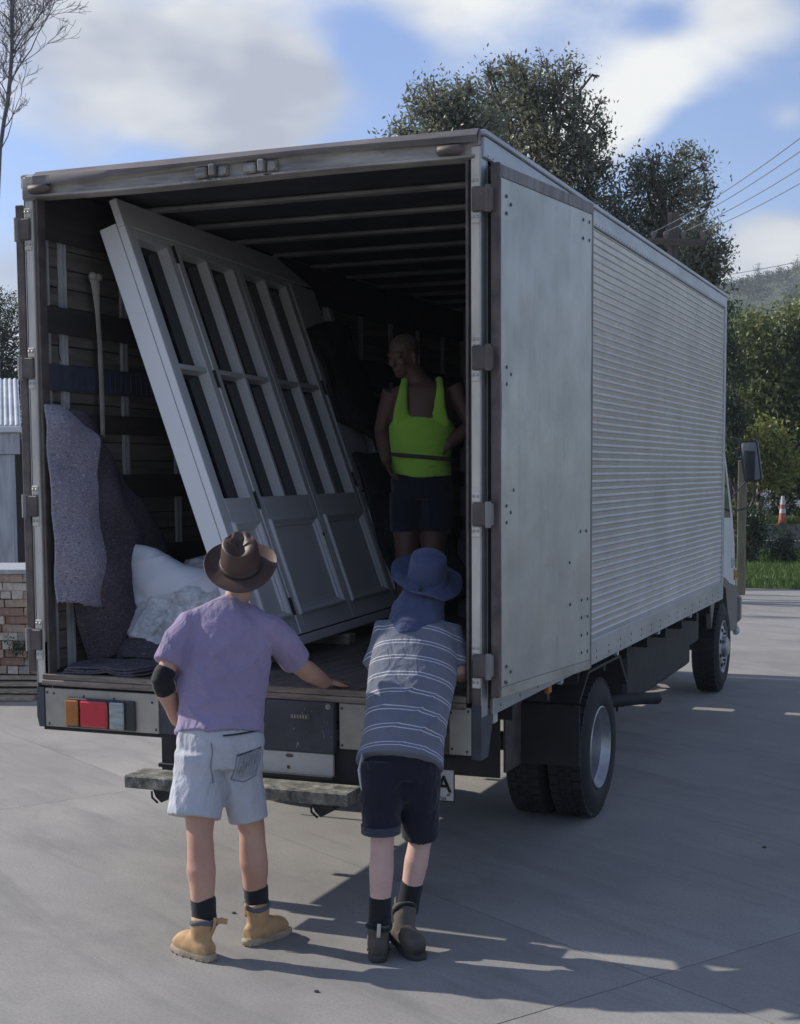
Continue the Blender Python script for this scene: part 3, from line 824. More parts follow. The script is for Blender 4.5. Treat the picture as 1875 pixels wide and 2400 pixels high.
# small drip marks and a thin loose cord hanging on the wall
b_ = MB(); b_.loft([(-1.130, .13, 2.80), (-1.13, .15, 2.76), (-1.13, .145, 2.71), (-1.13, .165, 2.66)], [.003] * 4, n=6)
tag(obj('cord', b_, 'gasket'), 'thin dark cord hanging on the left inner wall beside the plywood band', 'cord')

# rear skirt plates and lamps
SK = .80
b_ = MB(); b_.box(-1.155, -.485, -.016, -.002, SK, .998, bev=.003); P('skirt_plate', b_, 'skirt')
b_ = MB()
for x, z in ((-1.10, .972), (-.92, .965), (-.74, .962), (-1.14, .975), (-.52, .955), (-1.13, .815), (-.5, .82)): b_.ball((x, -.018, z), (.006, .004, .007), 8)
P('plate_bolts', b_, 'lamp_black', kind='stuff')
b_ = MB(); b_.box(-.483, .092, -.012, -.002, .80, 1.008, bev=.003); P('skirt_plate', b_, 'navy')
b_ = MB(); b_.box(.09, .478, -.040, -.002, .768, 1.010, bev=.005); nb = P('tail_plate', b_, 'navy')
b_ = MB(); b_.box(.252, .358, -.047, -.0405, .925, .952, bev=.006); v_ = P('vent', b_, 'rivet')
b_ = MB()
for i in range(6): b_.box(.263 + i * .0145, .269 + i * .0145, -.0495, -.0472, .930, .947, bev=.001)
obj('vent_slots', b_, 'bolt', v_, kind='stuff')
b_ = MB(); b_.lathe([(.0, .006), (.006, .006), (.007, .003), (.013, .003), (.014, 0)], Matrix.Translation((.450, -.041, .992)) @ Matrix.Rotation(R(90), 4, 'X'), 16); P('key_bolt', b_, 'bolt', smooth=40)
b_ = MB(); b_.box(.497, .925, -.020, -.002, .792, 1.008, bev=.003); P('skirt_plate', b_, 'skirt')
b_ = MB(); b_.box(1.045, 1.150, -.020, -.002, .802, 1.020, bev=.004); P('skirt_plate', b_, 'skirt')
b_ = MB()
for x, z in ((.512, .985), (.512, .81), (1.055, .995), (1.138, 1.005), (1.132, .82), (1.06, .83)): b_.ball((x, -.022, z), (.006, .004, .007), 8)
P('plate_bolts', b_, 'lamp_black', kind='stuff')
b_ = MB(); b_.box(.927, 1.043, -.008, -.002, .80, 1.012); P('skirt_plate', b_, 'brown_steel')
b_ = MB(); b_.box(-.02, .468, -.030, -.010, .655, .764, bev=.003); lw = P('lower_plate', b_, 'white_panel')
b_ = MB(); b_.ball((.235, -.032, .690), (.009, .006, .009), 10); b_.ball((.24, -.0305, .745), (.022, .0015, .010), 10); obj('plate_bolt', b_, 'rust_steel', lw)
b_ = MB(); b_.box(-.48, .62, .0, .12, .60, .80); P('under_beam', b_, 'chassis')
b_ = MB(); b_.prism([(-1.20, 1.0), (-1.157, 1.0), (-1.157, .797), (-1.19, .797), (-1.203, .85)], -.02, .05, 'y'); P('corner_bracket', b_, 'bracket_blue')
b_ = MB(); b_.prism([(1.152, 1.035), (1.199, 1.035), (1.199, .785), (1.152, .785)], -.018, .0, 'y'); b_.prism([(-.016, 1.035), (.16, .985), (.078, .785), (-.016, .785)], 1.1865, 1.1995, 'x'); P('corner_bracket', b_, 'bracket_blue')
b_ = MB(); b_.box(-1.19, 1.18, .02, .09, .775, .797); P('lower_rail', b_, 'chassis')
# tail lamp
tl = bpy.data.objects.new('tail_lamp', None); col.objects.link(tl); tl.parent = T; tl.location = (-.84, -.03, .88)
b_ = MB(); b_.box(-1.018, -.612, -.034, -.0165, .806, .958, bev=.006); obj('lamp_housing', b_, 'lamp_black', tl)
b_ = MB(); b_.box(-1.012, -.936, -.052, -.0345, .818, .948, bev=.006)
for i in range(5): b_.box(-.99, -.958, -.0545, -.0522, .838 + i * .02, .848 + i * .02)
obj('amber_lens', b_, 'amber_lens', tl)
b_ = MB(); b_.box(-.925, -.762, -.055, -.0345, .815, .948, bev=.012); obj('red_lens', b_, 'red_lens', tl)
b_ = MB(); b_.box(-.752, -.668, -.052, -.0345, .812, .948, bev=.006)
for i in range(6): b_.box(-.735, -.683, -.0545, -.0522, .826 + i * .018, .835 + i * .018)
obj('clear_lens', b_, 'clear_lens', tl)
# step bumper
st = bpy.data.objects.new('rear_step', None); col.objects.link(st); st.parent = T; st.location = (.07, -.2, .62)
b_ = MB()
G = [[(x, y, .646 + .003 * mnoise.noise(Vector((x * 9, y * 9, 1)))) for x in np.linspace(-.52, .655, 50)] for y in (-.285, -.24, -.2, -.15, -.10)]
b_.box(-.521, .656, -.284, -.10, .583, .6445, bev=.006); obj('step_board', b_, 'step', st)
b_ = MB(); b_.box(-.44, .50, -.105, -.085, .655, .675, bev=.004); obj('step_lip', b_, 'chassis', st)
for xa in (-.32, .52):
    b_ = MB(); b_.prism([(xa - .055, .583), (xa + .055, .583), (xa + .05, .555), (xa - .01, .520), (xa - .04, .545)], -.26, -.15, 'y'); b_.box(xa - .04, xa + .04, -.15, .2, .56, .583); obj('step_bracket', b_, 'chassis', st)
    b_ = MB(); b_.loft([(xa - .055, -.27, .575), (xa - .05, -.275, .545), (xa - .02, -.275, .522)], [.006, .006, .006], n=6); obj('step_hook', b_, 'chassis', st)
# number plate
pl = bpy.data.objects.new('number_plate', None); col.objects.link(pl); pl.parent = T; pl.location = (.9, -.06, .67)
b_ = MB(); b_.box(.725, 1.082, -.058, -.054, .595, .742, bev=.002); obj('plate_sheet', b_, 'plate_white', pl)
b_ = MB()
for a_ in ((.722, 1.086, .739, .745), (.722, 1.086, .592, .597), (.722, .727, .597, .739), (1.081, 1.086, .597, .739)): b_.box(a_[0], a_[1], -.0605, -.0582, a_[2], a_[3])
obj('plate_border', b_, 'text_black', pl)
b_ = MB(); b_.box(.86, .95, -.053, .02, .60, .80); obj('plate_bracket', b_, 'chassis', pl)


def text(body, size, loc, rotx=90, extr=.0008, mat='text_black', parent=None, name='lettering', bold=True, rz=0):
    c = bpy.data.curves.new('txt', 'FONT'); c.body = body; c.size = size; c.extrude = extr; c.align_x = 'CENTER'; c.offset = size * .02 if bold else 0
    o = bpy.data.objects.new('txt', c); col.objects.link(o)
    o.rotation_euler = (R(rotx), 0, R(rz)); o.location = loc
    bpy.context.view_layer.update()
    me = bpy.data.meshes.new_from_object(o.evaluated_get(bpy.context.evaluated_depsgraph_get())); me.transform(o.matrix_world)
    bpy.data.objects.remove(o)
    me.materials.clear()
    return obj(name, me, mat, parent, fixn=False)


text('A', .105, (1.033, -.0592, .638), parent=pl)
text('ef', .022, (1.055, -.0592, .618), parent=pl, bold=False)
text('txt', .024, (1.03, -.0592, .6005), parent=pl, bold=False)

# underside
b_ = MB()
for s in (-.43, .36): b_.box(s, s + .07, .1, 8.3, .62, .86)
P('chassis_rails', b_, 'chassis')
for y in np.arange(.6, 6.3, .62):
    b_ = MB(); b_.box(-1.15, 1.15, y, y + .05, .865, .988); P('cross_bearer', b_, 'chassis')
b_ = MB(); b_.box(.48, 1.04, 3.55, 5.9, .46, .93, bev=.03); b_.box(.5, 1.02, 5.95, 6.4, .60, .93, bev=.02); P('fuel_tank', b_, 'chassis')
b_ = MB()
for y in (3.62, 4.2, 4.9, 5.3): b_.box(.95, .965, y, y + .02, .42, .475)
P('tank_straps', b_, 'chassis')
b_ = MB(); b_.loft([(.0, 2.32, .42), (.0, 2.32, .42001)], [.16, .16]); b_.loft([(-1.0, 2.32, .42), (1.0, 2.32, .42)], [.06, .06], n=12); b_.ball((0, 2.32, .42), .17, 16); P('rear_axle', b_, 'chassis', smooth=60)
b_ = MB(); b_.loft([(-.9, 7.57, .42), (.9, 7.57, .42)], [.045, .045], n=10); P('front_axle', b_, 'chassis')
b_ = MB(); b_.loft([(.62, 3.0, .55), (.95, 3.35, .53), (1.12, 3.62, .52), (1.20, 3.80, .50)], [.045, .045, .042, .042], n=14); P('exhaust_pipe', b_, 'chassis', smooth=60)
b_ = MB(); b_.box(1.12, 1.165, .28, .33, .90, .965, bev=.008); P('side_marker', b_, 'white_panel')
b_ = MB(); b_.box(1.155, 1.185, 1.14, 1.19, .915, .965, bev=.008); P('side_marker', b_, 'amber_lens')
for y in (1.36, 2.65, 3.9, 5.1): 
    b_ = MB(); b_.box(1.16, 1.19, y, y + .04, .935, .97, bev=.006); P('side_marker', b_, 'clear_lens')
# mudguards
for s in (1, -1):
    b_ = MB(); b_.box(s * .845, s * 1.195, 1.72, 1.735, .415, .765, bev=.004); P('mud_flap', b_, 'flap')
b_ = MB(); b_.box(.83, .85, 1.45, 1.75, .41, .96, bev=.004); P('flap_bracket', b_, 'brown_steel')
b_ = MB(); b_.box(.30, .84, 1.35, 1.37, .40, .97); P('mud_flap', b_, 'flap')
b_ = MB(); b_.prism([(1.74, .77), (1.95, .92), (2.7, .92), (2.92, .72), (2.94, .73), (2.72, .935), (1.94, .935), (1.73, .785)], .62, 1.19, 'x'); P('mudguard', b_, 'flap')


def wheel(x, y, side, rim, outer=True, w_=.235, r=.42):
    """side = +1 faces +x"""
    t = bpy.data.objects.new('wheel', None); col.objects.link(t); t.parent = T; t.location = (x, y, r)
    Mx = Matrix.Translation((x, y, r)) @ Matrix.Rotation(R(90) * side, 4, 'Y')
    h = w_ / 2
    prof = [(.245, -h + .02), (.27, -h), (.34, -h - .008), (.385, -h + .012), (.405, -h + .03), (.412, 0), (.405, h - .03), (.385, h - .012), (.34, h + .008), (.27, h), (.245, h - .02)]
    b = MB(); b.lathe(prof, Mx, 64)
    # tread blocks
    for k in range(40):
        a0 = 2 * math.pi * k / 40
        for lo, hi, off in ((-h + .022, -h + .075, 0), (-h + .085, -.008, .5), (.008, h - .085, 0), (h - .075, h - .022, .5)):
            a = a0 + off * 2 * math.pi / 40
            Tm = Mx @ Matrix.Rotation(a, 4, 'Z')
            b.box(.398, .421, -.024, .024, lo, hi, Tm)
    obj('tyre', b, 'tyre', t, smooth=35)
    b = MB()
    if rim == 'deep':   # the outer wheel of a dual pair: a deep dish
        b.lathe([(.246, h - .02), (.250, h - .005), (.243, h), (.236, h - .012), (.228, h - .045), (.215, h - .055), (.205, -h + .10), (.20, -h + .07), (.13, -h + .045), (.12, -h + .06), (.0, -h + .06)], Mx, 48)
    else:
        b.lathe([(.246, h - .02), (.250, h - .003), (.243, h), (.235, h - .014), (.222, h - .04), (.205, h - .03), (.19, h - .012), (.15, h + .002), (.10, h - .01), (.092, h + .03), (.07, h + .045), (.0, h + .045)], Mx, 48)
    ro = obj('rim', b, 'rim', t, smooth=40)
    b = MB()
    for k in range(6):
        a = 2 * math.pi * k / 6
        if rim == 'deep': b.loft([Mx @ Vector((.10 * math.cos(a), .10 * math.sin(a), -h + .055)), Mx @ Vector((.10 * math.cos(a), .10 * math.sin(a), -h + .085))], [.012, .012], n=6)
        else: b.loft([Mx @ Vector((.125 * math.cos(a), .125 * math.sin(a), h - .008)), Mx @ Vector((.125 * math.cos(a), .125 * math.sin(a), h + .02))], [.012, .012], n=6)
    obj('wheel_nuts', b, 'rivet', ro)
    if rim != 'deep':
        b = MB()
        for k in range(8):
            a = 2 * math.pi * (k + .5) / 8
            b.ball(Mx @ Vector((.175 * math.cos(a), .175 * math.sin(a), h - .006)), (.012, .021, .021), 10)
        obj('vent_holes', b, 'text_black', ro)
    return t


wheel(1.055, 2.32, 1, 'deep'); wheel(.795, 2.32, 1, 'deep')
wheel(-1.055, 2.32, -1, 'deep'); wheel(-.795, 2.32, -1, 'deep')
wheel(.93, 7.57, 1, 'disc'); wheel(-.93, 7.57, -1, 'disc')

# swung-back doors
def door(s, ang, hinge=(1.232, .035), wid=1.13):
    """right door (s=1) seen from its inside face out; ang = opening away from the body side"""
    d = bpy.data.objects.new('rear_door', None); col.objects.link(d); d.parent = T
    d.location = (s * hinge[0], hinge[1], 0); d.rotation_euler = (0, 0, -s * ang)
    b = MB(); b.box(s * .004, s * .030, .03, wid - .02, 1.11, 3.375, bev=.002)
    g_ = [[(s * (.0315 + .0022 * mnoise.noise(Vector((y * 2.2, z * 1.5, 5))) + .002 * mnoise.noise(Vector((y * 5, z * 4, 8)))), y, z) for z in np.linspace(1.112, 3.372, 60)] for y in np.linspace(.032, wid - .022, 26)]
    b.grid(g_)
    obj('door_skin', b, 'alu_door', d, local=True, smooth=40)
    for a_ in ((.0, .030, 1.065, 3.43), (wid - .022, wid - .001, 1.065, 3.43)):
        b = MB(); b.box(s * .0, s * .034, a_[0], a_[1], a_[2], a_[3], bev=.003); obj('door_edge', b, 'gasket_grey', d, local=True)
    b = MB(); b.box(s * .0, s * .035, .031, wid - .023, 3.374, 3.430, bev=.003); obj('door_edge', b, 'gasket_grey', d, local=True)
    b = MB(); b.box(s * .0, s * .035, .031, wid - .023, 1.062, 1.109, bev=.003); obj('door_edge', b, 'skirt', d, local=True)
    b = MB(); b.box(s * .002, s * .046, -.018, -.002, 1.07, 3.43, bev=.004); obj('door_seal', b, 'brown_steel' , d, local=True)
    b = MB(); b.box(s * .034, s * .038, .002, .022, 1.10, 1.55, bev=.001); obj('rust_patch', b, 'rust_steel', d, local=True)
    b = MB()
    for z0 in (3.30, 2.55, 1.93, 1.20):
        for (dy, dz) in ((.085, 0), (.13, -.03), (.085, -.075)): b.ball((s * .034, dy, z0 + dz), (.004, .0075, .009), 8)
    for z0 in (3.33, 1.25, 1.43):
        for (dy, dz) in ((wid - .14, 0), (wid - .06, .0), (wid - .14, -.09), (wid - .06, -.09)): b.ball((s * .034, dy, z0 + dz), (.004, .0075, .009), 8)
    for (y, z) in ((.16, 2.0), (wid - .16, 1.78), (wid - .08, 1.78), (wid - .30, 1.63), (wid - .29, 1.42), (.07, 1.13)): b.ball((s * .034, y, z), (.004, .007, .009), 8)
    obj('door_rivets', b, 'rivet', d, local=True, kind='stuff')
    return d


door(1, R(7.2)); door(-1, R(3.0))

# cab
cb = bpy.data.objects.new('cab', None); col.objects.link(cb); cb.parent = T; cb.location = (0, 7.6, 1.0)
def cabside(x0, x1):
    b = MB()
    b.prism([(6.62, .95), (6.62, 2.42), (6.75, 2.5), (7.3, 2.5), (7.66, 2.40), (7.80, 2.22), (8.26, 1.66), (8.42, 1.35), (8.52, .95), (8.52, .72), (8.16, .72), (7.98, .95), (7.72, 1.02), (7.4, 1.02), (7.16, .95)], x0, x1, 'x'); return b
b_ = MB(); b_.prism([(6.62, .98), (6.62, 2.44), (6.75, 2.52), (7.3, 2.52), (7.66, 2.42), (7.82, 2.22), (8.28, 1.66), (8.46, 1.35), (8.56, .95), (8.56, .74), (8.2, .74), (8.1, .98)], -.93, .93, 'x')
obj('cab_shell', b_, 'white_paint', cb, smooth=30)
for s in (1, -1): obj('cab_side', cabside(s * .93, s * 1.0), 'white_paint', cb, smooth=30)
b_ = MB(); b_.prism([(7.86, 2.205), (8.245, 1.70), (8.285, 1.712), (7.90, 2.22)], -.86, .86, 'x'); obj('windscreen', b_, 'glass_dark', cb)
for s in (1, -1):
    b_ = MB(); b_.prism([(7.0, 1.66), (7.0, 2.28), (7.62, 2.28), (7.75, 2.16), (8.14, 1.62)], s * .996, s * 1.004, 'x'); obj('door_window', b_, 'glass_dark', cb)
    b_ = MB(); b_.box(s * .998, s * 1.003, 6.98, 6.99, 1.05, 2.3); b_.box(s * .9985, s * 1.012, 7.05, 7.16, 1.48, 1.51, bev=.004); obj('door_handle', b_, 'lamp_black', cb)
    b_ = MB(); b_.prism([(7.0, .96), (7.08, .64), (7.30, .95), (7.57, 1.03), (7.85, .95), (8.02, .66), (8.12, .50), (8.60, .50), (8.57, .92), (8.1, .98), (7.8, 1.06), (7.3, 1.06)], s * .97, s * 1.012, 'x'); obj('wheel_arch', b_, 'bumper_grey', cb, smooth=30)
    b_ = MB(); b_.box(s * .955, s * 1.018, 8.40, 8.52, .99, 1.10, bev=.012); obj('indicator', b_, 'amber_lens', cb)
    b_ = MB(); b_.box(s * .60, s * .92, 8.555, 8.60, .80, .98, bev=.02); obj('headlight', b_, 'clear_lens', cb)
    b_ = MB(); b_.box(s * .975, s * 1.02, 8.22, 8.36, 1.12, 1.24, bev=.02); obj('corner_light', b_, 'clear_lens', cb)
b_ = MB(); b_.box(-1.03, 1.03, 8.58, 8.80, .52, .84, bev=.05); obj('front_bumper', b_, 'bumper_grey', cb)
b_ = MB(); b_.ball((.99, 8.66, .46), (.04, .07, .05), 12); obj('fog_lamp', b_, 'clear_lens', cb, smooth=60)
b_ = MB(); b_.box(-.8, .8, 8.50, 8.575, 1.02, 1.14, bev=.01); obj('grille', b_, 'lamp_black', cb)
# mirror, facing back along the side
mr = bpy.data.objects.new('wing_mirror', None); col.objects.link(mr); mr.parent = T; mr.location = (1.2, 8.3, 2.2)
Mm = Matrix.Translation((1.165, 8.28, 2.165)) @ Matrix.Rotation(R(-.5), 4, 'Z')
b_ = MB(); b_.prism([(-.105, .175), (-.085, .195), (.045, .205), (.065, .19), (.115, -.17), (.10, -.19), (-.035, -.205), (-.055, -.19), (-.108, .12)], 0, .055, 'y', Mm); obj('mirror_housing', b_, 'lamp_black', mr)
b_ = MB(); b_.prism([(-.092, .165), (-.08, .180), (.04, .188), (.052, .175), (.098, -.16), (.085, -.175), (-.035, -.187), (-.045, -.175)], -.004, -.0005, 'y', Mm); obj('mirror_glass', b_, 'mirror', mr)
b_ = MB(); b_.loft([(1.12, 8.31, 1.97), (1.06, 8.30, 1.90), (1.0, 8.25, 1.82)], [.009] * 3, n=8)
obj('mirror_arm', b_, 'lamp_black', mr)
b_ = MB(); b_.loft([(1.20, 8.31, 1.97), (1.205, 8.31, 1.82), (1.16, 8.31, 1.72), (1.02, 8.25, 1.68)], [.011] * 4, n=8); obj('mirror_arm', b_, 'lamp_black', mr)
b_ = MB(); b_.loft([(1.09, 8.31, 2.36), (1.0, 8.1, 2.40)], [.009] * 2, n=8); obj('mirror_arm', b_, 'lamp_black', mr)

# ================================================================== LOAD IN THE TRUCK
# --- the painted bifold door set, leaning against the left wall
bvec = Vector((-.0843, .9964, .0)).normalized(); hv = Vector((-.324, -.0274, .945)); hv = (hv - bvec * hv.dot(bvec)).normalized()
nv = bvec.cross(hv).normalized()
if nv.x < 0: nv = -nv
JA = Vector((-.147, .495, 1.139))
JM = Matrix(((bvec.x, -nv.x, hv.x, JA.x), (bvec.y, -nv.y, hv.y, JA.y), (bvec.z, -nv.z, hv.z, JA.z), (0, 0, 0, 1)))   # local x along, y into the wall, z up the doors
jn = thing('folding_door_set', 'tall pale grey painted folding doors in their frame leaning inside the truck', 'door set', mat=JM)
def J(name, mb, mat, parent=None, **k): return obj(name, mb, mat, parent or jn, local=True, **k)
H = 2.505; TH = .135
LEN = 3.12
# frame: jambs, head, sill (set back 4 mm behind the leaves, thicker)
for x0 in (-.002, 2.335 + .36):
    b_ = MB(); b_.box(x0 - .0, x0 + .045, .036, TH, .0, H - .12, bev=.003); J('jamb', b_, 'joinery')
b_ = MB(); b_.box(.046, LEN, .09, TH - .02, H - .20, H - .125, bev=.003); J('head', b_, 'joinery')
b_ = MB(); b_.box(-.006, LEN + .004, -.012, .030, H - .145, H + .0, bev=.003); J('architrave', b_, 'joinery')
b_ = MB(); b_.box(-.006, .05, -.012, .030, .0, H - .146, bev=.003); J('architrave', b_, 'joinery')
b_ = MB(); b_.box(.046, 2.69, .006, TH, .0, .045, bev=.003); b_.box(-.006, 2.69, -.03, .005, -.002, .05, bev=.004); J('sill', b_, 'joinery')


def leaf(x0, x1, cols, panel=True, zlo=.86, zhi=2.31):
    lf = bpy.data.objects.new('door_leaf', None); col.objects.link(lf); lf.parent = jn; lf.location = (x0, 0, .06)
    y0, y1 = .0, .085
    st_ = .075; top = H - .15
    # stiles and rails
    for a, b2 in ((x0 + .003, x0 + st_), (x1 - st_, x1 - .003)):
        b = MB(); b.box(a, b2, y0, y1, .06, top, bev=.002); J('stile', b, 'joinery', lf).matrix_parent_inverse = Matrix.Translation((-x0, 0, -.06))
    for za, zb in ((.06, .17), (.72, zlo), (zhi, top)):
        b = MB(); b.box(x0 + st_ + .0008, x1 - st_ - .0008, y0, y1, za, zb, bev=.002); J('rail', b, 'joinery', lf).matrix_parent_inverse = Matrix.Translation((-x0, 0, -.06))
    # glazing bars
    gx = np.linspace(x0 + st_, x1 - st_, cols + 1)
    for x in gx[1:-1]:
        b = MB(); b.box(x - .017, x + .017, y0 + .002, y1, zlo + .001, zhi - .001, bev=.003); J('glazing_bar', b, 'joinery', lf).matrix_parent_inverse = Matrix.Translation((-x0, 0, -.06))
    for i in range(cols):
        xa = gx[i] + (.0 if i == 0 else .0175); xb = gx[i + 1] - (.0 if i == cols - 1 else .0175)
        b = MB(); b.box(xa + .001, xb - .001, y0 + .004, y1 - .002, 1.586, 1.614, bev=.002); J('glazing_bar', b, 'joinery', lf).matrix_parent_inverse = Matrix.Translation((-x0, 0, -.06))
        for za, zb in ((zlo, 1.586), (1.614, zhi)):
            b = MB(); b.box(xa + .001, xb - .001, y0 + .064, y0 + .069, za + .001, zb - .001); J('pane', b, 'pane', lf).matrix_parent_inverse = Matrix.Translation((-x0, 0, -.06))
    if panel:
        b = MB(); b.box(x0 + st_ + .001, x1 - st_ - .001, y0 + .018, y1 - .004, .171, .719); J('panel', b, 'joinery', lf).matrix_parent_inverse = Matrix.Translation((-x0, 0, -.06))
        a0, a1, c0, c1 = x0 + st_ - .006, x1 - st_ + .006, .165, .725
        rings = []
        for ins, y in ((0, .0), (0, -.014), (.010, -.018), (.022, -.010), (.030, .002), (.040, .004), (.046, .017)):
            rings.append([(a0 + ins, y, c0 + ins), (a1 - ins, y, c0 + ins), (a1 - ins, y, c1 - ins), (a0 + ins, y, c1 - ins)])
        b = MB(); b.add([p for r_ in rings for p in r_], [(i * 4 + j, i * 4 + (j + 1) % 4, (i + 1) * 4 + (j + 1) % 4, (i + 1) * 4 + j) for i in range(6) for j in range(4)])
        J('panel_moulding', b, 'joinery', lf).matrix_parent_inverse = Matrix.Translation((-x0, 0, -.06))
    return lf


def jhinge(x, z):
    b = MB(); b.box(x - .022, x - .003, -.0025, .0, z - .05, z + .05); b.box(x + .003, x + .022, -.0025, .0, z - .05, z + .05); hg = J('butt_hinge', b, 'hinge_metal')
    b = MB(); b.loft([(x, -.006, z - .052), (x, -.006, z + .052)], [.0055, .0055], n=8); o = obj('hinge_pin', b, 'brass', hg, local=True)


leaf(.052, .552, 1); leaf(.560, 1.446, 2); leaf(1.450, 2.325, 2)
b_ = MB(); b_.box(.5525, .5595, -.006, .03, .06, H - .15, bev=.001); J('meeting_bead', b_, 'joinery')
leaf(2.335, LEN - .03, 2, panel=True)
b_ = MB(); b_.box(2.345, 2.80, -.006, -.0015, .87, H - .16, bev=.002); J('facing_board', b_, 'joinery')
for z in (2.28, 1.55, .84, .22): jhinge(.5560, z)
for z in (1.60, .95): jhinge(2.330, z)
b_ = MB(); b_.ball((1.372, -.012, .60), (.012, .010, .018), 10); J('lock_mark', b_, 'text_black')
# timber packers under the frame
for k, x in enumerate((.35, 1.2, 2.2)):
    b_ = MB(); p0 = JM @ Vector((x, .06, 0))
    b_.box(p0.x - .17, p0.x + .12, p0.y - .045, p0.y + .045, DZ, DZ + .062, bev=.003)
    tag(obj('packing_block', b_, 'board'), ['timber packing block under the near end of the folding doors', 'timber packing block under the middle of the folding doors', 'timber packing block under the far end of the folding doors'][k], 'packing block')


def cloth(name, rows, mat, label, cat='blanket', thick=.012, amp=.012, freq=7, seed=0, sub=6, parent=None, smooth=180, group=None, fr=0, fine=.003):
    """rows: list of polylines (each same length) -> smooth sheet with folds"""
    A = np.array(rows, float)
    def up(A, axis):
        A = np.swapaxes(A, 0, axis); k = A.shape[0]; out = []
        for i in range(k - 1):
            p0 = A[max(i - 1, 0)]; p1 = A[i]; p2 = A[i + 1]; p3 = A[min(i + 2, k - 1)]
            for t in np.linspace(0, 1, sub, endpoint=False):
                out.append(.5 * ((2 * p1) + (-p0 + p2) * t + (2 * p0 - 5 * p1 + 4 * p2 - p3) * t * t + (-p0 + 3 * p1 - 3 * p2 + p3) * t ** 3))
        out.append(A[-1]); return np.swapaxes(np.array(out), 0, axis)
    A = up(up(A, 0), 1)
    sh = A.shape; F_ = A.reshape(-1, 3)
    nx = np.gradient(A, axis=0); ny = np.gradient(A, axis=1); nn = np.cross(nx, ny); nn /= np.linalg.norm(nn, axis=2)[..., None] + 1e-9
    d = vn(F_, freq, seed) * amp + vn(F_, freq * 4, seed + 5) * fine + vn(F_, 60, seed) * fine * .4
    F_ = F_ + nn.reshape(-1, 3) * d[:, None]
    A = F_.reshape(sh)
    if fr:   # frayed last row
        g_ = np.random.default_rng(seed); A[-1, :, 2] += g_.uniform(-fr, fr, sh[1])
    b = MB(); b.grid(A)
    o = obj(name, b, mat, parent, smooth=smooth, fixn=False)
    md = o.modifiers.new('thickness', 'SOLIDIFY'); md.thickness = thick; md.offset = 0
    if parent is None: tag(o, label, cat, group)
    return o


# hanging blankets on the left wall
cloth('hanging_blanket', [
    [(-1.125, .00, 2.435), (-1.11, .10, 2.43), (-1.10, .18, 2.41), (-1.085, .26, 2.37)],
    [(-1.10, -.005, 2.30), (-1.065, .10, 2.31), (-1.05, .24, 2.30), (-1.045, .37, 2.27)],
    [(-1.09, -.01, 2.05), (-1.04, .10, 2.05), (-1.03, .20, 2.06), (-1.045, .30, 2.08)],
    [(-1.08, -.01, 1.85), (-1.03, .10, 1.85), (-1.02, .20, 1.84), (-1.035, .32, 1.86)],
    [(-1.07, -.01, 1.63), (-1.02, .10, 1.62), (-1.01, .20, 1.61), (-1.02, .33, 1.62)],
    [(-1.07, -.01, 1.44), (-1.02, .08, 1.43), (-1.01, .18, 1.405), (-1.02, .30, 1.39)]], 'felt_light',
    'pale lilac felt blanket hanging just inside the left post', thick=.014, amp=.035, freq=4.5, seed=3, sub=12, fr=.007, fine=.004)
cloth('hanging_blanket', [
    [(-1.13, .20, 2.42), (-1.12, .28, 2.41), (-1.10, .38, 2.36), (-1.09, .46, 2.27)],
    [(-1.12, .22, 2.10), (-1.07, .34, 2.12), (-1.05, .47, 2.13), (-1.08, .62, 2.09)],
    [(-1.12, .22, 1.80), (-1.04, .37, 1.82), (-1.02, .58, 1.84), (-1.07, .84, 1.87)],
    [(-1.12, .22, 1.55), (-1.00, .38, 1.55), (-.98, .64, 1.57), (-1.05, .98, 1.66)],
    [(-1.12, .22, 1.34), (-.99, .36, 1.32), (-.96, .58, 1.34), (-1.02, .98, 1.45)],
    [(-1.10, .30, 1.10), (-1.0, .38, 1.12), (-.96, .52, 1.16), (-.98, .85, 1.20)]], 'felt_dark',
    'dark brown grey felt blanket draped behind the lilac one', thick=.02, amp=.05, freq=4, seed=8, sub=12, fine=.005)
# folded stack on the deck edge
for k in range(3):
    z = DZ + .010 + k * .013
    cloth('folded_blanket', [
        [(-1.06 + k * .01, .005 + k * .004, z), (-.96, .0 + k * .005, z + .002), (-.86, .01, z + .004), (-.80, .005, z + .016 - k * .001), (-.74, .012, z + .002), (-.64 - k * .015, .01 + k * .01, z)],
        [(-1.07, .12, z + .004), (-.96, .12, z + .003), (-.86, .12, z + .006), (-.80, .12, z + .018), (-.74, .12, z + .006), (-.60 - k * .015, .12, z + .004)],
        [(-1.07, .34, z + .006), (-.96, .34, z + .006), (-.86, .34, z + .010), (-.80, .34, z + .014), (-.74, .34, z + .010), (-.56 - k * .02, .34, z + .006)]], 'felt_grey',
        ['grey felt blanket, bottom of the flat folded stack on the deck edge', 'grey felt blanket, middle of the flat folded stack on the deck edge', 'grey felt blanket, top of the flat folded stack on the deck edge'][k], thick=.009, amp=.004, freq=9, seed=20 + k, group='blankets folded flat at the deck edge')
# crumpled dark blanket under the plastic
cloth('crumpled_blanket', [
    [(-.97, .36, 1.11), (-.88, .33, 1.12), (-.76, .34, 1.12), (-.62, .36, 1.12), (-.50, .42, 1.11)],
    [(-.97, .42, 1.19), (-.88, .39, 1.20), (-.76, .40, 1.17), (-.62, .41, 1.18), (-.50, .46, 1.14)],
    [(-.97, .60, 1.21), (-.88, .58, 1.22), (-.76, .58, 1.20), (-.62, .58, 1.20), (-.50, .60, 1.16)],
    [(-.97, .9, 1.10), (-.88, .9, 1.11), (-.76, .9, 1.11), (-.62, .9, 1.11), (-.50, .9, 1.10)]], 'felt_dark',
    'crumpled dark blanket on the deck under the white plastic', thick=.02, amp=.03, freq=7, seed=31, sub=8)
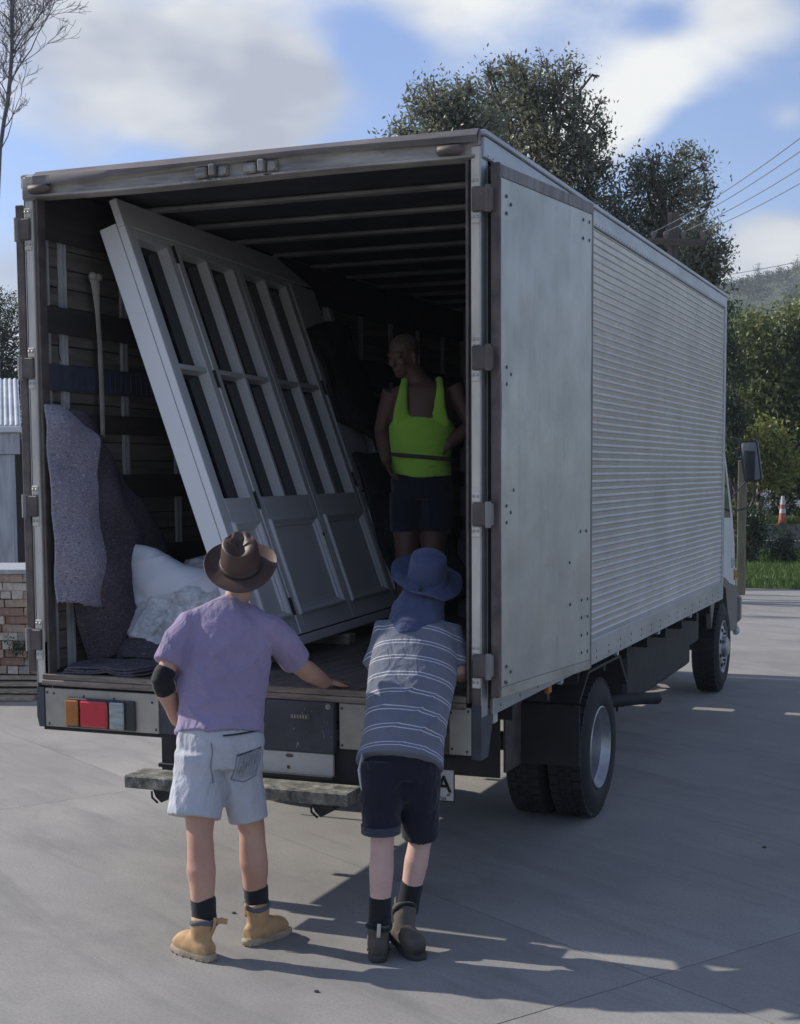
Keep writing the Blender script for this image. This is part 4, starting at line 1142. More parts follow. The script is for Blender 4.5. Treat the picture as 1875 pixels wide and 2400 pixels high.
# foam roll and film heap
b_ = MB()
b_.loft([(-1.045, .60, 1.665), (-1.00, .60, 1.615), (-.93, .60, 1.57), (-.84, .60, 1.52), (-.72, .62, 1.475), (-.58, .66, 1.46), (-.44, .70, 1.45)], [(.055, .012), (.105, .045), (.13, .075), (.125, .09), (.11, .10), (.11, .10), (.10, .09)], side=(-.52, 0, .85), n=30, power=2.6)
b_.loft([(-1.03, .60, 1.60), (-1.0, .60, 1.50), (-.93, .62, 1.40), (-.86, .64, 1.30)], [(.05, .04), (.09, .06), (.13, .085), (.15, .09)], side=(1, 0, 0), n=24)
me = fuse(b_, .010, 8, .6)
wrinkle(me, lambda a: folds(a, (.35, 0, -.94), 5.5, .016, seed=2) + vn(a, 4, 1) * .02)
tag(obj('foam_sheet', me, 'foam', smooth=180), 'white foam wrap sheet curled up above the plastic heap', 'packing foam')
b_ = MB()
for c, r_ in (((-.86, .60, 1.26), (.19, .17, .13)), ((-.97, .60, 1.21), (.12, .13, .11)), ((-.64, .66, 1.29), (.19, .18, .15)), ((-.50, .72, 1.25), (.16, .15, .12)), ((-.72, .9, 1.50), (.16, .15, .13)), ((-.56, .95, 1.46), (.14, .15, .12)), ((-.7, .8, 1.36), (.2, .2, .15)), ((-.80, .56, 1.17), (.2, .15, .07)), ((-.66, .62, 1.42), (.16, .12, .10)), ((-.48, .66, 1.38), (.13, .12, .12)), ((-.84, .60, 1.38), (.13, .10, .09))):
    b_.ball(c, r_, 20)
me = fuse(b_, .011, 6, .5)
wrinkle(me, lambda a: folds(a, (.8, .1, -.6), 9, .022, seed=1) + folds(a, (.2, .4, 1), 8, .020, seed=6) + folds(a, (-.6, .1, .7), 16, .010, seed=9) + vn(a, 6, 4) * .03)
tag(obj('plastic_film_heap', me, 'film', smooth=180), 'heap of crumpled clear plastic film behind the man in purple', 'plastic film')
# webbing strap on the wall
b_ = MB(); b_.loft([(-1.115, .44, 3.13), (-1.10, .45, 3.08), (-1.11, .475, 2.95), (-1.115, .50, 2.75), (-1.11, .50, 2.45), (-1.112, .50, 2.28)], [(.012, .034), (.016, .036), (.006, .020), (.006, .021), (.006, .021), (.005, .020)], side=(1, 0, 0), n=10)
b_.ball((-1.10, .425, 3.12), (.02, .03, .022), 10); b_.ball((-1.10, .475, 3.12), (.02, .03, .02), 10)
tag(obj('webbing_strap', b_, 'strap', smooth=60), 'cream webbing strap hanging from a knot on the left inner wall', 'strap')
# dark blankets over the far end of the doors
Z = lambda x, y, z: tuple(JM @ Vector((x, y, z)))
cloth('draped_blanket', [
    [Z(2.345, -.02, 2.02), Z(2.55, -.03, 2.06), Z(2.8, -.03, 2.10), Z(3.25, -.02, 2.13)],
    [Z(2.36, -.03, 1.6), Z(2.55, -.07, 1.62), Z(2.8, -.08, 1.62), Z(3.25, -.04, 1.62)],
    [Z(2.345, -.04, 1.36), Z(2.6, -.09, 1.26), Z(2.8, -.10, 1.20), Z(3.3, -.06, 1.15)]], 'felt_green', 'black green blanket strapped round the far folding door leaf', thick=.03, amp=.05, freq=4, seed=41, sub=8)
cloth('draped_blanket', [
    [Z(2.345, -.03, 1.12), Z(2.6, -.09, 1.10), Z(2.85, -.16, 1.06), Z(3.25, -.12, 1.02)],
    [Z(2.34, -.05, .7), Z(2.6, -.18, .72), Z(2.85, -.30, .75), Z(3.2, -.20, .75)],
    [Z(2.34, -.05, .3), Z(2.6, -.20, .3), Z(2.85, -.38, .3), Z(3.2, -.25, .3)],
    [Z(2.34, -.04, .0), Z(2.6, -.24, -.03), Z(2.85, -.45, -.05), Z(3.2, -.30, -.05)]], 'felt_green', 'black green blanket piled below the far folding door leaf', thick=.03, amp=.06, freq=4, seed=44, sub=8)
b_ = MB(); b_.box(-.10, .36, 3.30, 3.6, DZ, 1.62, bev=.01); b_.box(-.02, .30, 3.32, 3.58, 1.622, 2.72, bev=.008)
tag(obj('packed_cabinet', b_, 'felt_grey'), 'dim covered cabinet standing behind the man in green', 'cabinet')
cloth('draped_blanket', [
    [(.40, 2.9, 2.0), (.6, 2.8, 2.1), (.9, 2.8, 2.15), (1.1, 2.9, 2.1)],
    [(.40, 2.8, 1.6), (.6, 2.7, 1.65), (.9, 2.7, 1.7), (1.1, 2.8, 1.7)],
    [(.40, 2.75, 1.09), (.6, 2.65, 1.09), (.9, 2.65, 1.09), (1.1, 2.75, 1.09)]], 'felt_dark', 'dark blanket over the load deep inside on the right', thick=.03, amp=.05, freq=4, seed=47, sub=6)

# ================================================================== PEOPLE
FV = Vector((-.3729, .9278, 0)).normalized()      # the way the two men outside face
RV = Vector((.9278, .3729, 0)).normalized()
ZV = Vector((0, 0, 1))


def hand(mb, wrist, along, palm_n, size=1.0, curl=.35, thumb_side=1, spread=.12):
    """palm, four unequal fingers and a thumb that leaves the side of the palm"""
    a = Vector(along).normalized(); n = Vector(palm_n); n = (n - a * n.dot(a)).normalized(); s = a.cross(n) * thumb_side
    w0 = Vector(wrist)
    mb.loft([w0 - a * .02, w0 + a * .02 * size, w0 + a * .055 * size, w0 + a * .092 * size], [(.026 * size, .018 * size), (.034 * size, .016 * size), (.041 * size, .014 * size), (.040 * size, .011 * size)], side=s, n=14)
    for i, (off, ln) in enumerate(((.030, .072), (.010, .080), (-.010, .074), (-.029, .058))):
        base = w0 + a * .085 * size + s * off * size
        d = (a + s * (off * spread * 25)).normalized(); p = base.copy(); pts = [p - a * .02]; q = d.copy()
        for j, fr_ in enumerate((.45, .30, .25)):
            pts.append(p.copy()); ang = curl * (.5 + .5 * j)
            q = (q * math.cos(ang) + n * math.sin(ang)).normalized(); p = p + q * ln * fr_ * size
        pts.append(p)
        mb.loft(pts, [.0085 * size, .0092 * size, .0086 * size, .0080 * size, .0066 * size], n=10)
        mb.ball(p, .0066 * size, 8)
    base = w0 + a * .022 * size + s * .028 * size
    q = (a * .62 + s * .72 + n * .25).normalized()
    pts = [base - q * .012, base + q * .030 * size, base + q * .030 * size + (q + a * .4).normalized() * .026 * size, base + q * .030 * size + (q + a * .4).normalized() * .026 * size + (q + a * .9).normalized() * .020 * size]
    mb.loft(pts, [.013 * size, .0125 * size, .0105 * size, .008 * size], n=10); mb.ball(pts[-1], .008 * size, 8)


def head_mesh(mb, c, face, up, s=1.0):
    f = Vector(face).normalized(); u = Vector(up); u = (u - f * u.dot(f)).normalized(); r = f.cross(u)
    Q = Matrix(((r.x, f.x, u.x, c[0]), (r.y, f.y, u.y, c[1]), (r.z, f.z, u.z, c[2]), (0, 0, 0, 1)))
    def B(p, rad):
        t = MB(); t.ball((0, 0, 0), tuple(q * s for q in rad), 20); mb.add([Q @ (Vector(v) + Vector(p) * s) for v in t.v], t.f)
    B((0, -.012, .030), (.075, .092, .085)); B((0, .020, -.030), (.062, .070, .075)); B((0, .060, -.085), (.030, .028, .024)); B((0, .040, -.070), (.048, .045, .035))
    B((0, .098, -.012), (.012, .020, .026)); B((0, .090, .012), (.010, .012, .03)); B((0, .108, -.025), (.015, .013, .011))
    for e in (-1, 1):
        B((e * .079, -.005, -.010), (.010, .020, .032)); B((e * .030, .075, .030), (.026, .015, .010)); B((e * .040, .066, -.022), (.022, .022, .018)); B((e * .031, .078, .010), (.013, .009, .009))
    B((0, .092, -.055), (.024, .010, .006)); B((0, .090, -.066), (.020, .011, .007))
    return Q


def boot(parent, heel, toe, z0, shaft_top, mats, lift=0.0, w_=.049, shaft_r=.056, tab=True, len_=None):
    """heel, toe on the ground plane; shaft_top = point at the collar"""
    h = Vector((heel[0], heel[1], z0 + lift)); t = Vector((toe[0], toe[1], z0)); d = (t - h).normalized()
    t = h + d * (len_ or (t - h).length); side = Vector((d.y, -d.x, 0)).normalized(); up = side.cross(d).normalized()
    if up.z < 0: up = -up
    Ln = (t - h).length
    g_ = bpy.data.objects.new('boot', None); col.objects.link(g_); g_.parent = parent; g_.matrix_parent_inverse = W(parent).inverted(); g_.location = h
    # upper
    b = MB(); st_ = Vector(shaft_top); ank = h + d * .075 + up * .085
    b.loft([h + d * .012 + up * .045, h + d * .05 + up * .052, h + d * .11 + up * .055, h + d * .17 + up * .056, h + d * .23 * Ln / .29 + up * .050, h + d * (Ln - .024) + up * .040],
           [(.030, .036), (.043, .054), (.047, .062), (.050, .050), (.050, .042), (.034, .026)], side=side, n=20)
    b.loft([h + d * .052 + up * .03, ank, ank.lerp(st_, .55), st_], [(.038, .042), (.042, .050), (shaft_r * .92, shaft_r * .98), (shaft_r, shaft_r * 1.02)], side=side, n=20)
    me = fuse(b, .0055, 6, .6)
    sd_ = random.random() * 9
    wrinkle(me, lambda a: vn(a, 30, sd_) * .0025 + folds(a, tuple(d), 26, .002, tuple(h + d * .15 + up * .06), .05, sd_))
    obj('boot_upper', me, mats[0], g_, smooth=180)
    # sole
    n = 36; out = []
    for k in range(n):
        q = k / n * 2 * math.pi; x = .5 - .5 * math.cos(q); yy = math.sin(q)
        wdt = w_ * (abs(yy) ** .55) * (1.0 - .18 * math.exp(-((x - .42) / .14) ** 2)) * (.90 if x < .35 else 1.02)
        out.append((x * (Ln + .006) - .003, math.copysign(wdt, yy)))
    def lay(z, sc): return [h + d * (Ln / 2 + (x - Ln / 2) * sc) + side * y * sc + up * z for x, y in out]
    vs = lay(.0, .95) + lay(.010, 1.02) + lay(.024, 1.03) + lay(.034, .97)
    b = MB(); b.add(vs, [(i * n + j, i * n + (j + 1) % n, (i + 1) * n + (j + 1) % n, (i + 1) * n + j) for i in range(3) for j in range(n)] + [tuple(range(n))[::-1], tuple(3 * n + j for j in range(n))])
    for k in range(0, n, 2):
        x, y = out[k]; p = h + d * (Ln / 2 + (x - Ln / 2) * 1.0) + side * y
        b.ball(p * .97 + (h + d * Ln / 2) * .03 + up * .006, .0068, 6)
    obj('boot_sole', b, mats[1], g_, smooth=40)
    b = MB(); ax = (st_ - ank).normalized()
    pts = [st_ + (side * math.cos(a) * shaft_r + side.cross(ax).normalized() * math.sin(a) * shaft_r) * .90 - ax * (.012 + .008 * math.sin(a * 2)) for a in np.linspace(0, 2 * math.pi, 21)]
    b.loft(pts, [.0125] * 21, n=8, cap=False); obj('boot_collar', b, mats[2], g_, smooth=180)
    if tab:
        pb = st_ - d * (shaft_r + .006); b = MB(); b.loft([pb + ax * .014, pb + ax * .002 - d * .006, pb - ax * .035 - d * .006, pb - ax * .045], [(.008, .003)] * 4, side=side, n=8); obj('pull_tab', b, mats[3], g_)
    return g_


def leg_sock(parent, a, b, r0, r1):
    a, b = Vector(a), Vector(b); m = MB(); m.loft([a + (a - b).normalized() * .0, a.lerp(b, .15), a.lerp(b, .5), a.lerp(b, .8), b], [r0 * .99, r0 * 1.03, r0 * .99, r1 * 1.04, r1], n=22)
    me = fuse(m, .006, 4); wrinkle(me, lambda p: folds(p, (.1, .1, 1), 42, .0045, tuple(a.lerp(b, .65)), .07, 2))
    obj('sock', me, 'sock', parent, smooth=180)


# ---------------------------------------------------------------- man in the purple tee
p1 = thing('person', 'man in purple tee, pale denim shorts and brown hat, one hand on the deck', 'person', (.24, -.66, 0))
pel = Vector((.187, -.60, .91)); wai = Vector((.182, -.585, 1.01)); che = Vector((.158, -.50, 1.24)); upp = Vector((.153, -.455, 1.40)); nek = Vector((.165, -.41, 1.50)); hed = Vector((.185, -.375, 1.635))
LSh = Vector((.010, -.555, 1.425)); RSh = Vector((.338, -.405, 1.405))
b = MB()
b.loft([pel - ZV * .10, pel, wai, che, upp, upp + ZV * .06], [(.15, .10), (.165, .115), (.155, .11), (.175, .12), (.17, .10), (.08, .07)], side=RV, n=24)
b.loft([upp, nek, hed - ZV * .03], [.075, .058, .056], n=16)
# legs
for hp, kn, an in ((Vector((.118, -.655, .86)), Vector((.158, -.745, .52)), Vector((.196, -.785, .13))), (Vector((.262, -.55, .85)), Vector((.306, -.545, .50)), Vector((.312, -.515, .13)))):
    cf = kn.lerp(an, .36) - FV * .012
    b.loft([hp, hp.lerp(kn, .5), kn.lerp(hp, .15), kn, kn.lerp(an, .15) - FV * .004, cf, kn.lerp(an, .62) - FV * .006, kn.lerp(an, .85), an], [.088, .076, .062, .058, .058, .064, .054, .042, .042], n=20)
LEl = Vector((-.045, -.700, 1.185)); LWr = Vector((-.040, -.575, .975))
b.loft([LSh, LSh.lerp(LEl, .5), LEl, LEl.lerp(LWr, .3), LWr], [.052, .047, .040, .042, .028], n=16)
hand(b, LWr, (.35, .55, -.75), RV, .98, .5, 1)
REl = Vector((.405, -.26, 1.215)); RWr = Vector((.440, -.035, 1.105))
b.loft([RSh, RSh.lerp(REl, .5), REl, REl.lerp(RWr, .35), RWr], [.052, .049, .043, .047, .031], n=16)
hand(b, RWr, (.12, .95, -.10), (0, -.1, -1), 1.02, .12, -1, .18)
q = head_mesh(b, hed - ZV * .01, FV + ZV * .75 + RV * .05, ZV - FV * .7)
me = fuse(b, .0065, 7, .6); wrinkle(me, lambda a: vn(a, 14, 2) * .004)
bd = obj('body', me, 'skin_tan', p1, smooth=180)
# shirt
def shirt(parts, voxel=.0075, sm=8): return fuse(parts, voxel, sm, .6)
b = MB()
b.loft([pel + ZV * .035 - FV * .005, wai, wai.lerp(che, .4), che, upp, upp + ZV * .055, nek + ZV * .005], [(.196, .150), (.188, .142), (.188, .142), (.203, .148), (.198, .128), (.135, .095), (.066, .062)], side=RV, n=36)
Ls2 = LSh - RV * .012; 
b.loft([upp - RV * .10, Ls2 + RV * .012 - ZV * .008, LSh.lerp(LEl, .35) - RV * .004, LSh.lerp(LEl, .72) - RV * .004], [.078, .066, .068, .073], n=20)
for q_ in (LSh + RV * .02 - ZV * .0, RSh - RV * .02 - ZV * .0): b.loft([nek - ZV * .035, nek.lerp(q_, .5) + ZV * .008 - ZV * .012, q_], [(.05, .05), (.055, .058), (.06, .062)], side=RV, n=18)
b.loft([upp + RV * .10, RSh + RV * .0 - ZV * .008, RSh.lerp(REl, .45) + RV * .004, RSh.lerp(REl, .95) + RV * .002 + ZV * .004], [.078, .068, .072, .070], n=20)
me = shirt(b)
wrinkle(me, lambda a: folds(a, (.70, .2, .55), 9.0, .024, tuple(wai + ZV * .14 - RV * .10), .24, 1) + folds(a, (-.25, 0, 1), 10, .020, tuple(wai), .22, 2) + folds(a, (.9, .3, -.35), 10, .016, tuple(LSh - ZV * .08), .13, 4) + folds(a, (.8, .3, .4), 10, .018, tuple(REl + ZV * .08), .16, 5) + folds(a, (-.6, -.2, .75), 8, .018, tuple(che + RV * .08 - ZV * .05), .2, 12) + folds(a, (.35, .1, .9), 12, .014, tuple(che - RV * .12 - ZV * .02), .14, 15) + folds(a, (1, .4, .15), 10, .008, tuple(upp + ZV * .06), .12, 7) + vn(a, 5, 2) * .006)
obj('tee_shirt', me, 'purple', p1, smooth=180)
b = MB(); pts = [nek - ZV * .004 + RV * math.cos(t) * .064 + FV * math.sin(t) * .060 - ZV * .010 * math.sin(t) for t in np.linspace(0, 2 * math.pi, 25)]
b.loft(pts, [.0085] * 25, n=8, cap=False); obj('shirt_collar', b, 'purple', p1, smooth=180)
# shorts
b = MB()
b.loft([pel + ZV * .075, pel, pel - ZV * .10], [(.183, .138), (.195, .150), (.178, .140)], side=RV, n=32)
Lh = Vector((.118, -.668, .84)); Rh = Vector((.262, -.557, .84))
b.loft([Lh + ZV * .04, Lh - ZV * .08, Vector((.122, -.728, .592))], [(.105, .125), (.110, .120), (.122, .115)], side=RV, n=28)
b.loft([Rh + ZV * .04, Rh - ZV * .10, Vector((.296, -.555, .555))], [(.100, .125), (.096, .115), (.088, .098)], side=RV, n=28)
me = fuse(b, .0075, 7, .6)
wrinkle(me, lambda a: folds(a, (.88, .3, .38), 10, .020, tuple(Lh - ZV * .05 - RV * .05), .2, 3) + folds(a, (-.6, -.2, .75), 10, .013, tuple(Rh - ZV * .1), .2, 6) + folds(a, (1, .35, 0), 18, .010, tuple(pel + ZV * .04), .17, 9) + vn(a, 7, 1) * .006)
sh = obj('shorts', me, 'denim', p1, smooth=180)


def project_strip(target, pts, wdt, mat, name, parent, thick=.003, off=.002, outdir=None):
    """a flat seam laid on the surface of target, seen from outdir"""
    dg = bpy.context.evaluated_depsgraph_get(); dg.update(); inv = W(target).inverted(); out = []
    for p in pts:
        o_ = inv @ (Vector(p) + Vector(outdir) * .5); d_ = (inv.to_3x3() @ (-Vector(outdir))).normalized()
        ok, loc, nrm, _ = target.ray_cast(o_, d_)
        if ok: out.append(W(target) @ loc + Vector(outdir) * off)
    if len(out) < 2: return None
    b = MB(); b.loft(out, [(wdt, thick)] * len(out), side=None, n=6)
    return obj(name, b, mat, parent, smooth=60)


bpy.context.view_layer.update()
BK = (-FV)
def PB(r_, z, base=p1): 
    return Vector((base.location.x, base.location.y, 0)) + RV * r_ + ZV * z
# back seam, yoke and the torn patch pocket
project_strip(sh, [PB(-.048 + .004 * math.sin(k), .93 - k * .022) for k in range(9)], .0025, 'denim_seam', 'back_seam', sh, outdir=BK)
pk = [PB(.06, .875), PB(.155, .895), PB(.150, .84), PB(.135, .775), PB(.085, .752), PB(.028, .762), PB(.052, .82), PB(.06, .875)]
pkd = []
for i in range(len(pk) - 1):
    for t in np.linspace(0, 1, 6, endpoint=False): pkd.append(pk[i].lerp(pk[i + 1], t))
pkd.append(pk[-1])
for k in range(9):
    f_ = (k + .5) / 9; ta = Vector(pk[0]).lerp(pk[1], f_); bb_ = Vector(pk[5]).lerp(pk[3], f_)
    project_strip(sh, [ta.lerp(bb_, t) for t in np.linspace(.03, .97, 9)], .0115, 'denim_pocket', 'pocket_patch', sh, .0012, .0012, outdir=BK)
project_strip(sh, pkd, .0024, 'denim_seam', 'pocket_stitching', sh, outdir=BK)
project_strip(sh, [PB(.062, .874 - .001), PB(.11, .885), PB(.153, .893)], .006, 'gasket', 'pocket_opening', sh, outdir=BK)
project_strip(sh, [Vector((pel.x, pel.y, 0)) + ZV * (.962 + .001 * k) + RV * (.03 + .018 * k) for k in range(9)], .014, 'hatband', 'belt', p1, .004, .003, outdir=BK)
# elbow brace
b = MB(); e0 = LEl + (LSh - LEl).normalized() * .055; e1 = LEl + (LWr - LEl).normalized() * .065
b.loft([e0, e0.lerp(LEl, .5), LEl, LEl.lerp(e1, .5), e1], [.047, .049, .048, .050, .047], n=24)
me = fuse(b, .006, 4); wrinkle(me, lambda a: folds(a, (0, .2, 1), 40, .002, tuple(LEl), .05, 1)); obj('elbow_brace', me, 'brace', p1, smooth=180)
# socks and boots
leg_sock(p1, (.184, -.771, .262), (.198, -.787, .13), .054, .054); leg_sock(p1, (.311, -.526, .262), (.312, -.515, .13), .054, .054)
tanm = ('boot_tan', 'sole_tan', 'boot_collar', 'boot_tan')
boot(p1, (.262, -.835), (.02, -.742), 0, (.203, -.795, .175), tanm, len_=.255, shaft_r=.058)
boot(p1, (.296, -.605), (.392, -.345), 0, (.314, -.525, .175), tanm, len_=.262, shaft_r=.058)
b = MB(); q0 = Vector((.255, -.80, .165)); b.loft([q0, q0 + RV * .03 + ZV * .006, q0 + RV * .055 + ZV * .0], [(.006, .012), (.006, .014), (.005, .013)], side=(0, 1, 0), n=8); obj('boot_loop', b, 'boot_tan', p1)


def hat(parent, c, up, front, brim_r, crown_r, crown_h, mat, style, band=None, thick=.004, brim_fn=None):
    u = Vector(up).normalized(); f = Vector(front); f = (f - u * f.dot(u)).normalized(); r = f.cross(u)
    Q = Matrix(((r.x, f.x, u.x, c[0]), (r.y, f.y, u.y, c[1]), (r.z, f.z, u.z, c[2]), (0, 0, 0, 1)))
    n = 72; V = []
    rb = 22
    prof = []
    for k in range(rb + 1):   # brim from the rim inwards
        t = k / rb; prof.append(('b', 1 - t))
    for k in range(1, 15): prof.append(('w', k / 14))
    for k in range(1, 13): prof.append(('t', 1 - k / 12))
    for kind, t in prof:
        ring = []
        for j in range(n):
            a = 2 * math.pi * j / n; ca, sa = math.cos(a), math.sin(a)   # sa>0 = front
            ovx, ovy = (1, 1.13)
            if kind == 'b':
                rr = crown_r + (brim_r - crown_r) * t; z = brim_fn(a, t)
                ring.append((ca * rr * (1.0 - .04 * t), sa * (crown_r * ovy + (brim_r * 1.05 - crown_r * ovy) * t), z))
            elif kind == 'w':
                tap = 1 - (.13 if style == 'fedora' else .10) * t ** 1.5
                if style == 'fedora': tap -= .10 * t * math.exp(-((abs(ca) - .75) / .25) ** 2) * (1 if sa > .2 else .15)
                z = crown_h * t
                ring.append((ca * crown_r * tap, sa * crown_r * ovy * tap, z))
            else:
                tap = .87 if style == 'fedora' else .90
                x = ca * crown_r * tap * t; y = sa * crown_r * ovy * tap * t
                if style == 'fedora':
                    z = crown_h + .014 * (1 - t) ** .5 - .040 * math.exp(-(x / (.024 + .012 * (y < 0))) ** 2) * min(1, 1.6 * (1 - t) + .25) - .018 * math.exp(-(((abs(x) - .045) / .02) ** 2 + ((y - .055) / .03) ** 2)) + .012 * max(0, y / crown_r)
                else: z = crown_h + .022 * (1 - t * t)
                ring.append((x, y, z))
        V.append(ring)
    b = MB(); vs = [Q @ Vector(p) for r_ in V for p in r_]; k = len(V)
    b.add(vs, [(i * n + j, i * n + (j + 1) % n, (i + 1) * n + (j + 1) % n, (i + 1) * n + j) for i in range(k - 1) for j in range(n)])
    o = obj('hat', b, mat, parent, smooth=180, fixn=True)
    md = o.modifiers.new('thickness', 'SOLIDIFY'); md.thickness = thick; md.offset = -1
    md2 = o.modifiers.new('round', 'SUBSURF'); md2.levels = 1; md2.render_levels = 1
    if band:
        b = MB(); ps = []
        for j in range(49):
            a = 2 * math.pi * j / 48; ps.append(Q @ Vector((math.cos(a) * (crown_r + .002), math.sin(a) * (crown_r * 1.13 + .002), .013)))
        b.loft(ps, [(.003, .012)] * 49, side=tuple(-u) if False else None, n=8, cap=False); obj('hat_band', b, band, o, smooth=180)
    return o, Q


hat(p1, hed + ZV * .042 - FV * .040, ZV * 1.0 - FV * .74 + RV * .04, FV + ZV * .7, .170, .090, .122, 'leather', 'fedora', 'hatband',
    brim_fn=lambda a, t: .022 * t * t * abs(math.cos(a)) ** 1.5 - .012 * t * t * abs(math.sin(a)) + .004 * math.sin(3 * a + 1) * t)
b = MB(); b.ball(hed - FV * .02 - ZV * .03, (.082, .086, .06), 18); me = fuse(b, .007, 3); wrinkle(me, lambda a: vn(a, 40, 3) * .003); obj('hair', me, 'hair_grey', p1, smooth=180)

# ---------------------------------------------------------------- man in the striped shirt
p2 = thing('person', 'man in blue striped shirt, dark shorts and blue sun hat leaning over the truck deck', 'person', (.95, -.40, 0))
pel = Vector((.936, -.335, .845)); wai = Vector((.929, -.275, .95)); che = Vector((.902, -.105, 1.165)); upp = Vector((.873, .030, 1.335)); nek = Vector((.862, .105, 1.425)); hed = Vector((.862, .185, 1.555))
ax2 = (upp - pel).normalized()
LSh = Vector((.735, -.030, 1.355)); RSh = Vector((1.018, .090, 1.335))
LEl = Vector((.672, -.005, 1.185)); LWr = Vector((.705, .165, 1.105))
REl = Vector((1.075, .045, 1.175)); RWr = Vector((1.040, .175, 1.115))
b = MB()
b.loft([pel - ZV * .10, pel, wai, che, upp], [(.15, .10), (.155, .11), (.145, .105), (.16, .11), (.15, .09)], side=RV, n=24)
b.loft([upp, nek, hed - ZV * .03], [.07, .056, .056], n=16)
for hp, kn, an in ((Vector((.874, -.385, .82)), Vector((.893, -.452, .50)), Vector((.907, -.525, .12))), (Vector((1.005, -.30, .82)), Vector((1.000, -.265, .48)), Vector((.962, -.345, .15)))):
    cf = kn.lerp(an, .34) - FV * .010
    b.loft([hp, hp.lerp(kn, .5), kn.lerp(hp, .15), kn, kn.lerp(an, .15) - FV * .004, cf, kn.lerp(an, .62) - FV * .005, kn.lerp(an, .85), an], [.080, .070, .056, .052, .051, .054, .046, .038, .038], n=20)
b.loft([LSh, LSh.lerp(LEl, .5), LEl, LEl.lerp(LWr, .3), LWr], [.048, .043, .037, .039, .027], n=16); hand(b, LWr, (.25, .9, -.12), (0, -.1, -1), .95, .15, -1)
b.loft([RSh, RSh.lerp(REl, .5), REl, REl.lerp(RWr, .3), RWr], [.048, .043, .037, .039, .027], n=16); hand(b, RWr, (-.15, .9, -.15), (0, -.1, -1), .95, .2, 1)
head_mesh(b, hed, FV + ZV * .5, ZV - FV * .5 + RV * .08)
me = fuse(b, .0065, 7, .6); obj('body', me, 'skin_pale', p2, smooth=180)
# striped cloth: white pairs of lines knitted round the shirt
m = M('striped_tee')
geo = m.n.new('ShaderNodeNewGeometry'); at_ = m.n.new('ShaderNodeAttribute'); at_.attribute_name = 'along'
tt = m.math('MODULO', m.math('ADD', at_.outputs['Fac'], 10.0), .0868)
def line(c0, w_):
    return m.math('LESS_THAN', m.math('ABSOLUTE', m.math('SUBTRACT', tt, c0)), w_)
ln_ = m.math('MAXIMUM', line(.030, .0021), line(.0465, .0021))
base = m.ramp(m.noise(4, 5), [(.3, (0.135, 0.15, 0.19)), (.7, (0.165, 0.18, 0.225))])
m.set(Base_Color=m.mix(ln_, base, (0.55, 0.56, 0.62)), Roughness=.9, Specular_IOR_Level=.15, Sheen_Weight=.15); m.bump(m.noise(450, 2), .25, .0015); m.bump(m.noise(8, 3, .5, (1, 1, .55), 1.8), .8, .022).bump(m.noise(20, 3, .5, (1, 1, .7), 1.2), .5, .006)
MT['striped'] = m.m
b = MB()
b.loft([pel - ax2 * .045 - FV * .0, pel + ax2 * .03, wai, che, upp, nek - ax2 * .0], [(.197, .158), (.186, .145), (.180, .140), (.200, .142), (.192, .118), (.085, .07)], side=RV, n=36)
b.loft([upp - RV * .08, LSh - RV * .004, LSh.lerp(LEl, .5) + RV * .004, LSh.lerp(LEl, .98) + RV * .002], [.080, .066, .060, .064], n=20)
b.loft([upp + RV * .08, RSh + RV * .004, RSh.lerp(REl, .5) + RV * .0, RSh.lerp(REl, .9) + RV * .0], [.080, .066, .062, .064], n=20)
me = fuse(b, .0072, 8, .6)
al = arr(me) @ np.array(ax2)
wrinkle(me, lambda a: folds(a, (-.50, -.1, .86), 11, .017, tuple(wai + ax2 * .12 - FV * .12), .20, 11) + folds(a, (-.62, -.15, .8), 8, .014, tuple(che - FV * .12 - RV * .07), .16, 5) + folds(a, (-.2, 0, 1), 10, .008, tuple(pel + ax2 * .05), .22, 2) + vn(a, 5, 2) * .006)
me.attributes.new('along', 'FLOAT', 'POINT').data.foreach_set('value', al + vn(arr(me), 4, 8) * .003)
obj('striped_tee_shirt', me, 'striped', p2, smooth=180)
# shorts
b = MB()
b.ball(pel - ZV * .13, (.12, .11, .09), 18); b.loft([pel + ZV * .05 + FV * .035, pel + FV * .012, pel - ZV * .10], [(.158, .110), (.172, .128), (.170, .138)], side=RV, n=32)
b.loft([Vector((.874, -.40, .83)), Vector((.880, -.425, .70)), Vector((.888, -.455, .532))], [(.098, .115), (.094, .105), (.082, .088)], side=RV, n=28)
b.loft([Vector((1.0, -.315, .83)), Vector((1.005, -.30, .68)), Vector((.998, -.275, .475))], [(.098, .118), (.094, .105), (.080, .085)], side=RV, n=28)
me = fuse(b, .0075, 6, .6)
wrinkle(me, lambda a: folds(a, (-.6, -.2, .75), 8, .012, (.88, -.5, .62), .16, 3) + folds(a, (.5, .2, .8), 8, .012, (.99, -.4, .68), .16, 6) + vn(a, 8, 1) * .007)
sh2 = obj('shorts', me, 'navy_cloth', p2, smooth=180)
b = MB(); b.loft([(.888, -.455, .566), (.888, -.455, .530)], [(.087, .093), (.086, .092)], side=RV, n=28); obj('turned_cuff', b, 'navy_cuff', p2, smooth=40)
b = MB(); b.loft([(.805, -.45, .865), (.800, -.475, .80), (.812, -.485, .735), (.822, -.49, .70)], [(.004, .020), (.006, .024), (.005, .016), (.003, .006)], n=8); obj('pocket_lining', b, 'plate_white', p2, smooth=180)
leg_sock(p2, (.902, -.498, .262), (.907, -.525, .12), .049, .049); leg_sock(p2, (.9776, -.312, .285), (.962, -.345, .15), .049, .049)
brm = ('boot_brown', 'sole_dark', 'sock', 'pull_tab')
boot(p2, (.932, -.600), (.82, -.33), 0, (.908, -.532, .155), brm, len_=.285, shaft_r=.053)
boot(p2, (.905, -.375), (1.05, -.47), 0, (.958, -.365, .185), brm, lift=.05, len_=.225, shaft_r=.053)
